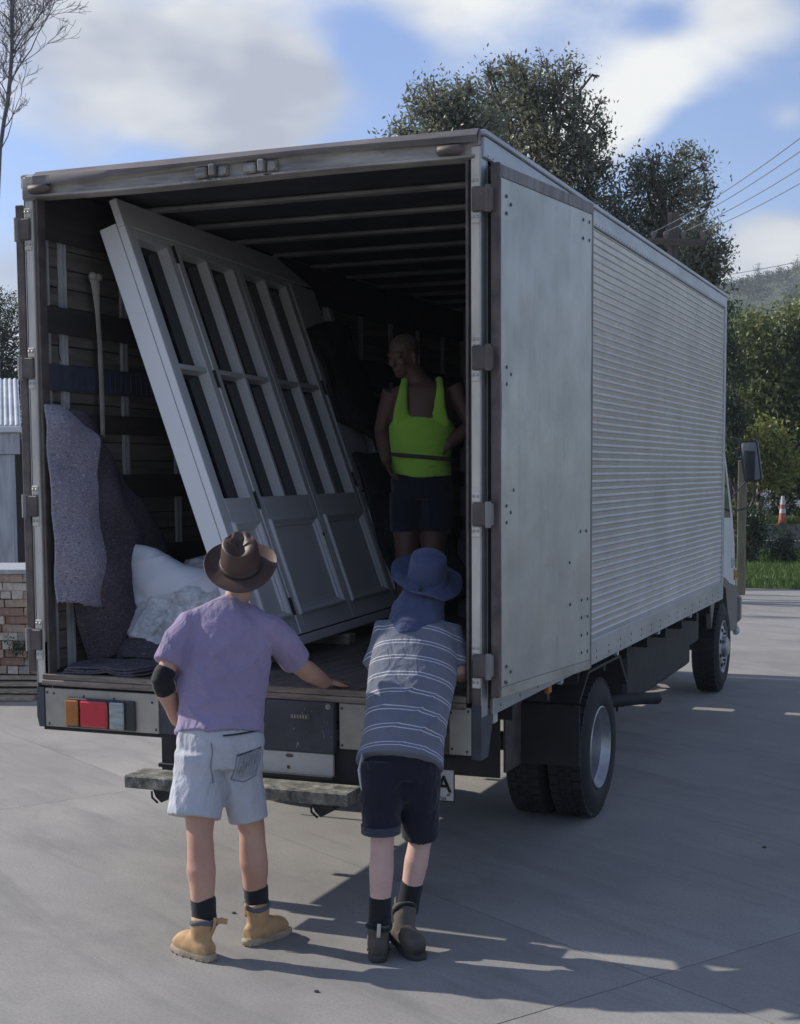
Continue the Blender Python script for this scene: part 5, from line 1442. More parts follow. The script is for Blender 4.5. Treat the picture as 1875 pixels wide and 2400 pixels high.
# hat with neck flap
up2 = ZV * 1.0 - FV * .50 + RV * .10
o_, Q2 = hat(p2, hed + ZV * .038 - FV * .026, up2, FV + ZV * .5, .176, .092, .110, 'hat_blue', 'bucket',
    brim_fn=lambda a, t: .034 * t * t * max(0, -math.cos(a)) - .020 * t * t * max(0, math.cos(a)) + .012 * math.sin(3 * a + .5) * t * t + .006 * math.sin(7 * a) * t * t)
hc = hed + ZV * .03
rows = []
for k, (dz, rr, bk) in enumerate(((.00, .092, .03), (-.06, .105, .09), (-.115, .120, .17), (-.17, .130, .27), (-.215, .105, .36))):
    rows.append([tuple(hc + ZV * (dz - .012 * abs(math.cos(a)) * k * .3) + RV * math.cos(a) * rr * (1 - .08 * (k == 4)) - FV * (math.sin(a) * rr * .95 + bk * .5) - RV * .018 * k) for a in np.linspace(-.15, math.pi + .15, 9)])
cloth('neck_flap', rows, 'hat_blue', None, thick=.003, amp=.022, freq=11, seed=5, sub=6, parent=o_, fine=.002)
o_.children[-1].matrix_parent_inverse = W(o_).inverted()
b = MB(); cb0 = Q2 @ Vector((-.035, -.105, .02)); b.loft([cb0, cb0 - ZV * .05 - FV * .02, hc - ZV * .165 - FV * .155 - RV * .015, Vector((.845, -.095, 1.325)) - FV * .03, Vector((.855, -.14, 1.25)) - FV * .06, Vector((.848, -.19, 1.20)) - FV * .05], [.0032] * 6, n=6)
obj('chin_cord', b, 'gasket', o_)
b = MB(); b.ball(cb0 - ZV * .02 - FV * .012, .009, 10); b.ball(cb0 - ZV * .035 - FV * .016 - RV * .02, .005, 8); obj('cord_toggle', b, 'gasket', o_, smooth=180)

# ---------------------------------------------------------------- man in the green singlet, inside the truck
p3 = thing('person', 'man in bright green singlet and black shorts standing in the dark of the truck', 'person', (.28, 1.62, DZ))
F3 = Vector((.32, -.947, 0)).normalized(); R3 = Vector((.947, .32, 0)).normalized()     # faces the door
pel = Vector((.285, 1.62, 2.02)); wai = Vector((.286, 1.61, 2.15)); che = Vector((.293, 1.60, 2.40)); upp = Vector((.298, 1.61, 2.55)); nek = Vector((.262, 1.58, 2.63)); hed = Vector((.212, 1.54, 2.735))
LSh = Vector((.130, 1.56, 2.545)); RSh = Vector((.462, 1.67, 2.575))
b = MB()
b.loft([pel - ZV * .08, pel, wai, che, upp, upp + ZV * .05], [(.15, .10), (.165, .11), (.155, .11), (.180, .125), (.175, .10), (.08, .07)], side=R3, n=24)
b.loft([upp, nek, hed - ZV * .04], [.075, .06, .058], n=16)
for hp, kn, an in ((Vector((.20, 1.60, 1.95)), Vector((.215, 1.56, 1.55)), Vector((.205, 1.60, 1.15))), (Vector((.37, 1.65, 1.95)), Vector((.345, 1.62, 1.55)), Vector((.375, 1.67, 1.15)))):
    b.loft([hp, hp.lerp(kn, .5), kn, kn.lerp(an, .35) - F3 * .01, kn.lerp(an, .8), an], [.09, .08, .058, .06, .042, .04], n=18)
LEl = Vector((.045, 1.60, 2.33)); LWr = Vector((.12, 1.50, 2.14))
b.loft([LSh, LSh.lerp(LEl, .5), LEl, LEl.lerp(LWr, .3), LWr], [.056, .05, .042, .044, .03], n=16); hand(b, LWr, (.5, -.4, -.75), (1, 0, .1), 1.0, .5, 1)
REl = Vector((.560, 1.70, 2.345)); RWr = Vector((.455, 1.585, 2.235))
b.loft([RSh, RSh.lerp(REl, .5), REl, REl.lerp(RWr, .3), RWr], [.056, .05, .042, .044, .03], n=16); hand(b, RWr, (-.7, -.25, -.5), (-.3, .6, -.2), 1.0, .6, -1)
Q3 = head_mesh(b, hed, F3 - R3 * .75 - ZV * .35, ZV)
me = fuse(b, .0068, 7, .6); obj('body', me, 'skin_shaded', p3, smooth=180)
for e in (-1, 1):
    b = MB(); b.ball(Q3 @ Vector((e * .031, .080, .010)), .0075, 10); obj('eye', b, 'text_black', p3, smooth=180)
b = MB(); t_ = MB(); t_.ball((0, 0, 0), (.078, .092, .07), 18); b.add([Q3 @ (Vector(v) + Vector((0, -.02, .055))) for v in t_.v], t_.f); me = fuse(b, .007, 3); wrinkle(me, lambda a: vn(a, 40, 3) * .004); obj('hair', me, 'hair_brown', p3, smooth=180)
b = MB()
b.loft([pel + ZV * .045, wai, che - ZV * .06, che - ZV * .005], [(.176, .125), (.168, .122), (.190, .138), (.165, .125)], side=R3, n=32)
for sx, sh_ in ((-1, LSh), (1, RSh)):
    a0 = che + ZV * .02 + R3 * sx * .105 + F3 * .085; a1 = upp + R3 * sx * .095 + ZV * .055 + F3 * .035; a2 = upp + R3 * sx * .08 + ZV * .045 - F3 * .06
    b.loft([a0 - ZV * .07, che + ZV * .045 + F3 * .122 + R3 * sx * .108, upp + ZV * .005 + F3 * .100 + R3 * sx * .104, upp + ZV * .055 + F3 * .045 + R3 * sx * .098, upp + ZV * .060 - F3 * .02 + R3 * sx * .092, a2, che - F3 * .10 + R3 * sx * .08], [(.062, .016), (.036, .016), (.024, .016), (.021, .016), (.021, .016), (.022, .014), (.05, .014)], side=R3, n=14)
me = fuse(b, .0065, 5, .5)
wrinkle(me, lambda a: folds(a, (-.3, 0, 1), 9, .012, tuple(wai + R3 * .12 + ZV * .15), .14, 3) + folds(a, (.2, 0, 1), 8, .008, tuple(wai), .16, 5) + vn(a, 6, 1) * .005)
sg = obj('singlet', me, 'singlet', p3, smooth=180)
b = MB(); b.loft([wai + R3 * x + F3 * (.128 - .35 * x * x) + ZV * (.02 - .09 * x - .0 * x * x) for x in np.linspace(-.17, .19, 9)], [(.004, .011)] * 9, n=8); obj('belt_strap', b, 'gasket', p3, smooth=180)
bpy.context.view_layer.update()
def on3(x, z): return Vector((.29, 1.6, 0)) + R3 * x + ZV * z
for seg in ([(-.045, 2.438), (-.025, 2.455), (-.005, 2.440), (.01, 2.452), (.03, 2.444)], [(-.05, 2.420), (-.035, 2.428)], [(-.05, 2.405), (-.05, 2.424)], [(-.03, 2.404), (-.03, 2.426)], [(-.012, 2.404), (-.012, 2.426), (.0, 2.410)], [(.008, 2.404), (.008, 2.426)], [(.024, 2.404), (.024, 2.426)], [(.024, 2.426), (.038, 2.426)], [(.040, 2.404), (.040, 2.424)]):
    pts = []
    for i in range(len(seg) - 1):
        for t in np.linspace(0, 1, 4): pts.append(on3(seg[i][0] * (1 - t) + seg[i + 1][0] * t, seg[i][1] * (1 - t) + seg[i + 1][1] * t))
    project_strip(sg, pts, .0035, 'print_dark', 'chest_print', sg, .001, .001, outdir=F3)
project_strip(sg, [on3(x, 2.105 + .12 * x) for x in (.055, .075, .095)], .004, 'print_dark', 'hem_tag', sg, .001, .001, outdir=F3)
b = MB(); b.loft([pel + ZV * .06, pel, pel - ZV * .09], [(.172, .120), (.180, .135), (.165, .13)], side=R3, n=28)
b.loft([(.20, 1.60, 1.96), (.21, 1.58, 1.74)], [(.10, .115), (.10, .105)], side=R3, n=24); b.loft([(.37, 1.65, 1.96), (.355, 1.63, 1.74)], [(.10, .115), (.10, .105)], side=R3, n=24)
me = fuse(b, .009, 5); wrinkle(me, lambda a: vn(a, 8, 1) * .008); obj('shorts', me, 'navy_cloth', p3, smooth=180)
for an, tx in (((.205, 1.60), (-.03)), ((.375, 1.67), (.05))):
    boot(p3, (an[0] - F3.x * .07, an[1] - F3.y * .07), (an[0] + F3.x * .2 + tx, an[1] + F3.y * .2), DZ, (an[0], an[1], DZ + .17), brm, len_=.28, shaft_r=.054)

# ================================================================== LEFT BACKGROUND
def ray_pt(px, py, D):
    f_, cy, cx = 3373.4, 1400.4, 937.5
    return CAM + (FWD + CR * ((px - cx) / f_) - CU * ((py - cy) / f_)) * D


# brick stack on a timber pallet
stk = thing('brick_stack', 'stack of old mixed bricks on boards left of the truck', 'brick stack', (-5.6, 5.4, 0))
fdir = Vector((.30, .954, 0)); 
SR = Vector((.954, .30, 0)).normalized(); SF = Vector((-.30, .954, 0)).normalized()
org = Vector((-5.05, 5.16, 0))
bmesh_ = {}
for k in range(4):
    bb = MB(); bb.box(-.112, .112, -.052, .052, 0, .074, bev=.006)
    me = bb.mesh('brick'); fix_normals(me)
    bt = bmesh.new(); bt.from_mesh(me); 
    for v in bt.verts: v.co += Vector((random.uniform(-.004, .004), random.uniform(-.004, .004), random.uniform(-.003, .003)))
    bt.to_mesh(me); bt.free()
    for q in range(4):
        m2 = me.copy(); m2.materials.append(MT['brick%d' % q]); bmesh_[(k, q)] = m2
z = .20; row = 0
while z < 1.10:
    x = -1.85 - (row % 2) * .05
    while x < .12:
        header = random.random() < .55
        wdt = .108 if header else .226
        o = bpy.data.objects.new('brick', bmesh_[(random.randrange(4), random.choices((0, 1, 2, 3), (3, 4, 2, 2))[0])]); col.objects.link(o); o.parent = stk; o.matrix_parent_inverse = W(stk).inverted()
        c = org + SR * (x + wdt / 2) + SF * random.uniform(-.012, .012) + (SF * .06 if header else Vector())
        o.location = (c.x, c.y, z + random.uniform(0, .002)); o.rotation_euler = (random.uniform(-.02, .02), random.uniform(-.02, .02), math.atan2(SR.y, SR.x) + (math.pi / 2 if header else 0) + random.uniform(-.04, .04))
        x += wdt + random.uniform(.004, .010)
    z += .079; row += 1
top_z = z
Ms = Matrix(((SR.x, SF.x, 0, org.x), (SR.y, SF.y, 0, org.y), (0, 0, 1, 0), (0, 0, 0, 1)))
b = MB(); b.box(-1.85, .02, .115, .9, .20, top_z - .02, Ms); obj('brick_core', b, 'brick3', stk)
b = MB(); b.box(-1.95, .17, -.07, .95, top_z, top_z + .045, Ms, bev=.004); tag(obj('capping_board', b, 'grey_post'), 'grey capping board lying on top of the brick stack', 'board')
for k, (x0, x1, y0, z0, rz) in enumerate(((-1.9, .22, -.12, .155, 0), (-1.8, .30, -.20, .105, .03), (-1.9, .26, -.28, .05, -.02), (-1.7, .12, -.42, .003, .04))):
    b = MB(); b.box(x0, x1, y0, y0 + .30, z0, z0 + .034, Ms @ Matrix.Rotation(rz, 4, 'Z'), bev=.003)
    tag(obj('timber_board', b, 'board'), ['weathered board directly under the brick stack', 'second board down under the brick stack', 'third board down under the brick stack', 'loose board on the concrete in front of the brick stack'][k], 'board')
# small weed growing out of the stack
leaf_o = leaf_cloud('weed', [tuple(org + SR * -.14 - SF * .10 + ZV * .52), tuple(org + SR * -.05 - SF * .10 + ZV * .42)], [.09, .07], 500, .022, 'leaf_dark', seed=4, fill=.1); tag(leaf_o, 'small dark weed growing out of the brick stack', 'weed', kind='stuff')
# shed
shd = thing('shed', 'open grey timber shed with pale iron roof behind the brick stack', 'shed', (-9.4, 10.4, 0))
c0 = ray_pt(48, 1000, 20); 
So = Vector((c0.x, c0.y, 0))
Msh = Matrix(((SR.x, SF.x, 0, So.x), (SR.y, SF.y, 0, So.y), (0, 0, 1, 0), (0, 0, 0, 1)))
b = MB()
for i in range(44):
    x = -3.3 + i * .076; b.loft([Msh @ Vector((x, -.06, 2.76 + .0)), Msh @ Vector((x - .80, 2.2, 3.55 ))], [(.020, .012)] * 2, side=SR, n=8)
b.add([Msh @ Vector(p) for p in ((-3.35, -.05, 2.75), (.02, -.05, 2.75), (-.78, 2.2, 3.54), (-4.2, 2.2, 3.54), (-3.35, -.05, 2.72), (.02, -.05, 2.72), (-.78, 2.2, 3.50), (-4.2, 2.2, 3.50))], [(0, 1, 2, 3), (4, 7, 6, 5), (0, 4, 5, 1), (1, 5, 6, 2), (2, 6, 7, 3), (3, 7, 4, 0)])
obj('roof', b, 'roof_iron', shd)
b = MB(); b.box(-3.3, .03, -.09, -.03, 2.66, 2.745, Msh, bev=.01); obj('gutter', b, 'roof_iron', shd)
b = MB(); b.box(-3.3, -.02, -.02, .02, 2.36, 2.655, Msh, bev=.004); obj('fascia_board', b, 'grey_post', shd)
for x in (-.29, -2.1):
    b = MB(); b.box(x - .14, x + .14, .03, .17, .0, 2.355, Msh, bev=.004); obj('post', b, 'grey_post', shd)
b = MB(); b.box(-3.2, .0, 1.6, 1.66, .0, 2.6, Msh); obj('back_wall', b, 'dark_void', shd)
for z in (1.5, 2.05): 
    b = MB(); b.box(-.1, .05, .35, .40, z, z + .05, Msh); obj('rail', b, 'grey_post', shd)
b = MB(); b.box(-.12, -.05, .5, .54, .6, 1.7, Msh); obj('leaning_board', b, 'grey_post', shd)


def tree(name, label, base, top, trunk_r, blobs, radii, n, size, mat, seed, cat='tree', group=None, limbs=14, kind=None, fill=.5, barkm='bark', up=.5):
    g_ = random.Random(seed)
    t = thing(name, label, cat, base, group)
    b = MB(); pts = limb(b, Vector(base) - ZV * .06, top, trunk_r, trunk_r * .35, .04, 8, g_)
    for k in range(limbs):
        c = blobs[k % len(blobs)]; r_ = radii[k % len(radii)]; r_ = r_ if isinstance(r_, (int, float)) else r_[0]
        e = Vector(c) + Vector((g_.gauss(0, .45), g_.gauss(0, .45), g_.gauss(0, .45))) * r_
        s_ = pts[min(len(pts) - 1, max(2, int(len(pts) * g_.uniform(.35, .95))))]
        q = limb(b, s_, e, trunk_r * .35, trunk_r * .08, .08, 5, g_)
        for _ in range(3):
            s2 = q[g_.randrange(2, 5)]; limb(b, s2, s2 + Vector((g_.gauss(0, 1), g_.gauss(0, 1), g_.gauss(.6, .8))) * r_ * .4, trunk_r * .10, trunk_r * .02, .1, 4, g_)
    for c, r_ in zip(blobs, radii):
        for _ in range(9):
            d = Vector((g_.gauss(0, 1), g_.gauss(0, 1), g_.gauss(.35, .9))).normalized(); c_ = Vector(c); limb(b, c_, c_ + d * r_ * g_.uniform(.8, 1.12), trunk_r * .09, .006, .08, 5, g_)
    obj('trunk', b, barkm, t, smooth=60)
    leaf_cloud('crown', blobs, radii, n, size, mat, t, seed, fill=fill, up=up).matrix_parent_inverse = W(t).inverted()
    if n > 5000:
        b = MB()
        for c, i in zip(LAST['cl'], LAST['ci']):
            c = Vector(c); q = Vector(blobs[i]); s_ = q.lerp(c, g_.uniform(.25, .55)); m_ = s_.lerp(c, .5) + Vector((g_.gauss(0, .05), g_.gauss(0, .05), -.04))
            e = c + (c - s_).normalized() * .10
            b.loft([s_, m_, c, e], [.013, .009, .006, .003], n=4, cap=False)
        obj('twigs', b, barkm, t, smooth=60, fixn=False, kind='stuff')
    return t


# the bare tree at the left edge
bt_ = thing('bare_tree', 'tall bare winter tree at the top left edge', 'tree', (-12.95, 15.0, 0))
b = MB(); gg = random.Random(12)
tr = [Vector((-13.0, 14.95, 0)), Vector((-12.9, 14.95, 4)), Vector((-12.82, 15.0, 6.5)), ray_pt(0, 350, 25), ray_pt(9, 285, 25), ray_pt(18, 238, 25), ray_pt(24, 180, 25), ray_pt(28, 110, 25), ray_pt(27, 60, 25), ray_pt(29, 0, 25), ray_pt(34, -70, 25), ray_pt(30, -170, 25), ray_pt(36, -280, 25)]
b.loft(tr, [.14, .12, .075, .035, .036, .038, .034, .034, .036, .045, .03, .02, .01], n=8)
def twig(p, d, ln, r_, depth):
    pts = [p]; q = p.copy(); dd = d.normalized()
    for i in range(5):
        dd = (dd + Vector((gg.gauss(0, .16), gg.gauss(0, .16), gg.gauss(.06, .12)))).normalized(); q = q + dd * ln / 5; pts.append(q)
    b.loft(pts, [max(.0035, r_ * (1 - i / 6)) for i in range(6)], n=5)
    if depth:
        for k in range(gg.choice((3, 4, 5))):
            s_ = pts[gg.randrange(1, 6)]; twig(s_, dd + Vector((gg.gauss(0, .55), gg.gauss(0, .55), gg.gauss(.1, .4))), ln * gg.uniform(.45, .7), r_ * .55, depth - 1)
ix = list(range(3, 12))
for k in range(26):
    i = gg.choice(ix); t = gg.random(); p = tr[i].lerp(tr[i + 1], t) if i < 12 else tr[i]
    side_ = (RV if gg.random() < .62 else -RV)
    twig(p, side_ * gg.uniform(.35, 1.0) + ZV * gg.uniform(.6, 1.2) + FV * gg.gauss(0, .5), gg.uniform(.5, 1.25), .013, 3)
twig(ray_pt(2, 350, 25), RV * .55 + ZV * 1.2, 1.25, .011, 0)
twig(ray_pt(28, 185, 25), RV * 1.0 + ZV * .95, 1.5, .016, 3); twig(ray_pt(30, 125, 25), RV * .8 + ZV * 1.0, 1.4, .016, 3)
obj('trunk', b, 'bark_pale', bt_, smooth=60, fixn=False)
# trees behind the shed on the left
cL = ray_pt(5, 780, 40)
tree('tree', 'dark leafy tree behind the shed at the left edge', (cL.x - .3, cL.y, 0), (cL.x - .3, cL.y, 5.5), .16,
     [tuple(ray_pt(-20, 720, 40)), tuple(ray_pt(10, 800, 40)), tuple(ray_pt(-30, 880, 40)), tuple(ray_pt(30, 900, 40)), tuple(ray_pt(10, 960, 40)), tuple(ray_pt(-60, 780, 40)), tuple(ray_pt(20, 1050, 40)), tuple(ray_pt(-60, 1010, 40))], [.75, .9, 1.0, .8, .9, 1.1, 1.2, 1.3], 26000, .085, 'leaf_dark', 21)
cL2 = ray_pt(-260, 900, 34)
tree('tree', 'dark leafy tree beyond the left edge of the picture', (cL2.x, cL2.y, 0), (cL2.x, cL2.y, 4), .14, [tuple(cL2), tuple(cL2 + Vector((.9, 0, .4))), tuple(cL2 + Vector((-.8, 0, .6))), tuple(cL2 - ZV * 1.4)], [1.2, 1.0, 1.1, 1.3], 9000, .10, 'leaf_dark', 22)

# ================================================================== BEHIND THE TRUCK
DT = 26
bl = [(1150, 178, .24), (1200, 155, .26), (1280, 160, .26), (1345, 170, .22), (1395, 178, .10), (1408, 240, .14), (1415, 310, .16), (1415, 400, .16), (1155, 225, .45), (1235, 215, .50), (1315, 225, .48), (1170, 260, .68), (1270, 260, .75), (1370, 290, .50), (1210, 340, .75), (1310, 360, .75), (1380, 380, .45), (1180, 430, .7), (1280, 450, .8), (1370, 460, .7), (1250, 560, .9), (1400, 560, .8), (1330, 690, 1.0)]
t1 = ray_pt(1260, 330, DT)
tree('tree', 'tall grey green tree rising behind the truck roof', (t1.x, t1.y, 0), tuple(ray_pt(1240, 200, DT)), .20, [tuple(ray_pt(x, y, DT + (i % 3 - 1) * .5)) for i, (x, y, r_) in enumerate(bl)], [r_ for *_, r_ in bl], 27000, .080, 'leaf_grey', 31, limbs=26, fill=.35)
bl = [(1010, 250, .42), (1060, 270, .5), (1080, 220, .28), (960, 330, .38), (1040, 350, .62), (1110, 330, .6), (980, 400, .6), (1080, 430, .7)]
t2 = ray_pt(1050, 350, DT - 2)
tree('tree', 'lower sunlit bushy tree left of the tall one, above the rear corner', (t2.x, t2.y, 0), tuple(ray_pt(1050, 280, DT - 2)), .13, [tuple(ray_pt(x, y, DT - 2)) for x, y, _ in bl], [r_ for *_, r_ in bl], 13000, .078, 'leaf_grey', 32, limbs=12, fill=.4)
bl = [(1535, 385, .24), (1500, 400, .18), (1600, 365, .14), (1650, 400, .14), (1545, 368, .08), (1675, 440, .10), (1530, 420, .28), (1580, 380, .25), (1640, 370, .12), (1500, 450, .45), (1570, 450, .55), (1630, 450, .36), (1660, 470, .14), (1470, 530, .55), (1550, 530, .65), (1630, 540, .30), (1480, 620, .7), (1570, 620, .55), (1450, 700, .9), (1560, 700, .7)]
t3 = ray_pt(1540, 520, DT)
tree('tree', 'dark small leaved tree round the power pole', (t3.x, t3.y, 0), tuple(ray_pt(1560, 430, DT)), .14, [tuple(ray_pt(x, y, DT + (i % 3 - 1) * .5)) for i, (x, y, r_) in enumerate(bl)], [r_ for *_, r_ in bl], 17000, .078, 'leaf_grey', 33, limbs=20, fill=.35)
bl = [(1640, 560, .30), (1665, 600, .30), (1620, 640, .35), (1660, 650, .25), (1600, 700, .4)]
t4 = ray_pt(1640, 620, DT - 3)
tree('tree', 'pale thin leaved bush tree at the right end of the truck roof', (t4.x, t4.y, 0), tuple(ray_pt(1645, 580, DT - 3)), .08, [tuple(ray_pt(x, y, DT - 3)) for x, y, _ in bl], [r_ for *_, r_ in bl], 7000, .07, 'leaf_grey', 34, limbs=10, fill=.3)

# power pole and wires
pp = ray_pt(1577, 560, 22.5)
pole = thing('power_pole', 'dark timber power pole with crossarm in the tree', 'power pole', (pp.x, pp.y, 0))
b = MB(); b.loft([(pp.x, pp.y, 0), (pp.x, pp.y, ray_pt(1577, 500, 22.5).z)], [.13, .085], n=12); obj('pole_shaft', b, 'pole_wood', pole, smooth=60)
arm0 = ray_pt(1520, 564, 22.3); arm1 = ray_pt(1652, 569, 22.3)
b = MB(); b.loft([arm0, arm1], [(.045, .05), (.045, .05)], side=FV, n=4); obj('crossarm', b, 'pole_wood', pole)
ins = []
for px in (1532, 1560, 1602, 1645):
    q = ray_pt(px, 562, 22.3); b = MB(); b.loft([q, q + ZV * .06, q + ZV * .10, q + ZV * .13], [.015, .035, .045, .02], n=10); obj('insulator', b, 'insulator', pole, smooth=60); ins.append(q + ZV * .12)
for k, (q, e, cuts) in enumerate(zip(ins[::-1], ((1875, 410), (1875, 454), (1875, 484), (1875, 535)), range(4))):
    dv = (ray_pt(1875, 410, 17) - ins[-1]) * 1.9; pts = []
    for t in np.linspace(0, 1, 24):
        sag = 4 * .10 * t * (1 - t); pts.append(q + dv * t - ZV * sag)
    # keep the crossing point at the frame edge where it hangs
    b = MB(); b.loft(pts, [.0055] * 24, n=5)
    tag(obj('power_line', b, 'wire'), ['highest power line crossing the sky at right', 'second highest power line at right', 'third power line down, across the cloud at right', 'lowest of the four lines from the crossarm'][k], 'power line', 'power lines from the crossarm')
q0 = ray_pt(1560, 655, 60); q1 = ray_pt(1875, 598, 50); b = MB(); dv = (q1 - q0)
b.loft([q0 - dv * .3 + dv * 1.9 * t - ZV * 1.0 * t * (1 - t) for t in np.linspace(0, 1, 16)], [.014] * 16, n=5); tag(obj('power_line', b, 'wire'), 'faint distant power line just above the hill', 'power line')

# timber post, low wall, cone, hedge
b = MB(); b.box(-.485, -.355, 18.24, 18.37, 0, 2.24, bev=.01)
tag(obj('timber_post', b, 'timber_post'), 'thick olive timber post standing right of the cab', 'post')
wl = thing('low_wall', 'low concrete garden wall beyond the lawn', 'wall', (1, 29.2, 0))
WY = 28.7
for k in range(9):
    x0 = -1.55 + k * 2.0
    b = MB(); b.box(x0 + .004, x0 + 1.996, WY, WY + .15, -.02, .80, bev=.008); obj('wall_panel', b, 'wall_conc', wl)
b = MB(); b.box(-1.55, 16.4, WY - .03, WY, .40, .425, bev=.004); obj('wall_ledge', b, 'cone_white', wl)
for k in range(4):
    b = MB(); b.box(-9.55 + k * 2 + .004, -7.55 + k * 2 - .004, WY, WY + .15, -.02, .80, bev=.008); obj('wall_panel', b, 'wall_conc', wl)
cp = ray_pt(1835, 1229, 34.05); cp = Vector((cp.x, WY + .09, .8))
cn = thing('traffic_cone', 'faded orange and white traffic cone standing on the low wall', 'traffic cone', tuple(cp))
Tc = Matrix.Translation(cp)
b = MB(); b.box(-.13, .13, -.07, .07, 0, .02, Tc, bev=.005); obj('cone_base', b, 'cone_orange', cn)
for z0, z1, r0, r1, m_ in ((.02, .26, .10, .077, 'cone_orange'), (.26, .36, .077, .067, 'cone_white'), (.36, .46, .067, .056, 'cone_orange'), (.46, .66, .056, .034, 'cone_white')):
    b = MB(); b.lathe([(r0, z0), (r1, z1)], Tc, 24); obj('cone_band', b, m_, cn, smooth=60)


def shrub(label, pts, radii, n, size, mat, seed, D, name='shrub', cat='shrub', fill=.55, up=.2, aspect=.45):
    c = [ray_pt(x, y, D) if not isinstance(x, Vector) else x for x, y in pts]
    base = Vector((c[0].x, c[0].y, 0)); t = thing(name, label, cat, tuple(base))
    b = MB(); g_ = random.Random(seed)
    for q in c: limb(b, base + Vector((g_.gauss(0, .2), g_.gauss(0, .2), 0)), q, .06, .02, .06, 5, g_)
    obj('stem', b, 'bark', t, smooth=60)
    leaf_cloud('foliage', [tuple(q) for q in c], radii, n, size, mat, t, seed, fill=fill, up=up, aspect=aspect)
    return t


shrub('tall feathery dark shrub at the front right edge of the truck', [(1700, 820), (1703, 770), (1708, 725), (1712, 880), (1700, 960), (1715, 1000), (1700, 1080)], [.28, .22, .14, .32, .4, .42, .5], 7000, .10, 'leaf_dark', 51, 36, up=1.2, fill=.2)
hp = [(1760, 830, 1.05), (1840, 800, .85), (1930, 820, 1.3), (1780, 920, 1.2), (1870, 930, 1.3), (1960, 950, 1.4), (1800, 1030, 1.2), (1890, 1060, 1.3), (1740, 1020, 1.0), (2050, 850, 1.8), (2080, 1010, 1.8), (1780, 1130, 1.2), (1900, 1150, 1.3), (1990, 1120, 1.4)]
t = thing('hedge', 'tall sunlit bank of broadleaf hedge filling the right edge', 'hedge', tuple(Vector((ray_pt(1850, 1000, 40).x, ray_pt(1850, 1000, 40).y, 0))))
b = MB(); g_ = random.Random(3)
for x, y, r_ in hp:
    e = ray_pt(x, y, 40); limb(b, Vector((e.x, e.y, 0)), e, .09, .03, .05, 6, g_)
obj('stem', b, 'bark', t, smooth=60)
leaf_cloud('foliage', [tuple(ray_pt(x, y, 40 + (i % 3) * .6)) for i, (x, y, r_) in enumerate(hp)], [r_ * .92 for *_, r_ in hp], 95000, .135, 'leaf_hedge', t, 61, fill=.72, aspect=.5)
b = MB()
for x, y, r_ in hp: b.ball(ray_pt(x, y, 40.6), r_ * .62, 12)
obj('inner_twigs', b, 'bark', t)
shrub('yellow green leafy top of a shrub above the hedge at right', [(1770, 770), (1800, 790), (1865, 745)], [.35, .3, .4], 4200, .11, 'leaf_yellow', 52, 41.5)
shrub('yellowish broadleaf shrub in front of the hedge behind the mirror', [(1800, 1035), (1790, 1075), (1815, 1100)], [.45, .5, .45], 4500, .13, 'leaf_yellow', 53, 36.5)
shrub('dark upright shrub growing against the wall behind the post', [(1750, 1230), (1765, 1260), (1745, 1285), (1760, 1215)], [.26, .26, .28, .2], 3600, .08, 'leaf_dark', 54, 31.5, up=.8)
shrub('small dark spreading shrub in front of the low wall', [(1830, 1285), (1845, 1265), (1820, 1298), (1852, 1300)], [.16, .13, .15, .14], 1700, .06, 'leaf_dark', 55, 31.2, up=.5)
shrub('dark creeping shrub on the lawn edge below the wall at right', [(1915, 1280), (1940, 1270), (1925, 1300)], [.3, .4, .3], 3000, .06, 'leaf_dark', 56, 31.2, up=.5)
# agapanthus clumps with flower heads
g = np.random.default_rng(9)
cl = [(1790, 1165, 'agapanthus clump with a white flower head left of the cone'), (1830, 1205, 'agapanthus clump round the foot of the traffic cone'), (1765, 1200, 'agapanthus clump behind the timber post'), (1870, 1180, 'agapanthus clump at the right edge behind the wall'), (1800, 1210, 'agapanthus clump between the post and the cone')]
for k, (x, y, lab) in enumerate(cl):
    c = ray_pt(x, y, 33.0 if k else 32.6); c = Vector((c.x, max(c.y, WY + .6), 0)); t = thing('agapanthus', lab, 'plant', tuple(c), 'agapanthus clumps behind the low wall')
    n = 420; V = []; F_ = []
    for i in range(n):
        a = g.uniform(0, 6.28); r0 = g.uniform(0, .45); ln = g.uniform(.7, 1.15); bs = c + Vector((math.cos(a) * r0, math.sin(a) * r0, 0)); dr = Vector((math.cos(a + g.normal() * .6), math.sin(a + g.normal() * .6), 0)); wd = .022
        sd = Vector((-dr.y, dr.x, 0)) * wd
        for s_ in range(4):
            u_ = s_ / 3; p = bs + dr * (u_ ** 1.6) * .38 + ZV * (ln * (u_ - .28 * u_ * u_ * u_) + .15); V += [p - sd * (1 - u_ * .8), p + sd * (1 - u_ * .8)]
        o4 = len(V) - 8
        for s_ in range(3): F_.append((o4 + 2 * s_, o4 + 2 * s_ + 1, o4 + 2 * s_ + 3, o4 + 2 * s_ + 2))
    b = MB(); b.add(V, F_); me = b.mesh('leaves'); me.attributes.new('tone', 'FLOAT', 'FACE').data.foreach_set('value', np.repeat(g.random(n), 3)); obj('leaves', me, 'leaf_strap', t, fixn=False)
    for h_ in range((2, 1, 0, 1, 1)[k]):
        q = c + Vector((g.uniform(-.35, .35), g.uniform(-.35, .1), g.uniform(1.15, 1.5)))
        b = MB(); b.loft([Vector((q.x, q.y, .2)), q], [.008, .006], n=5); obj('flower_stalk', b, 'leaf_strap', t, fixn=False)
        leaf_cloud('flower_head', [tuple(q)], [.075], 90, .035, 'flower', t, 70 + k * 3 + h_, fill=.8, kind='stuff')

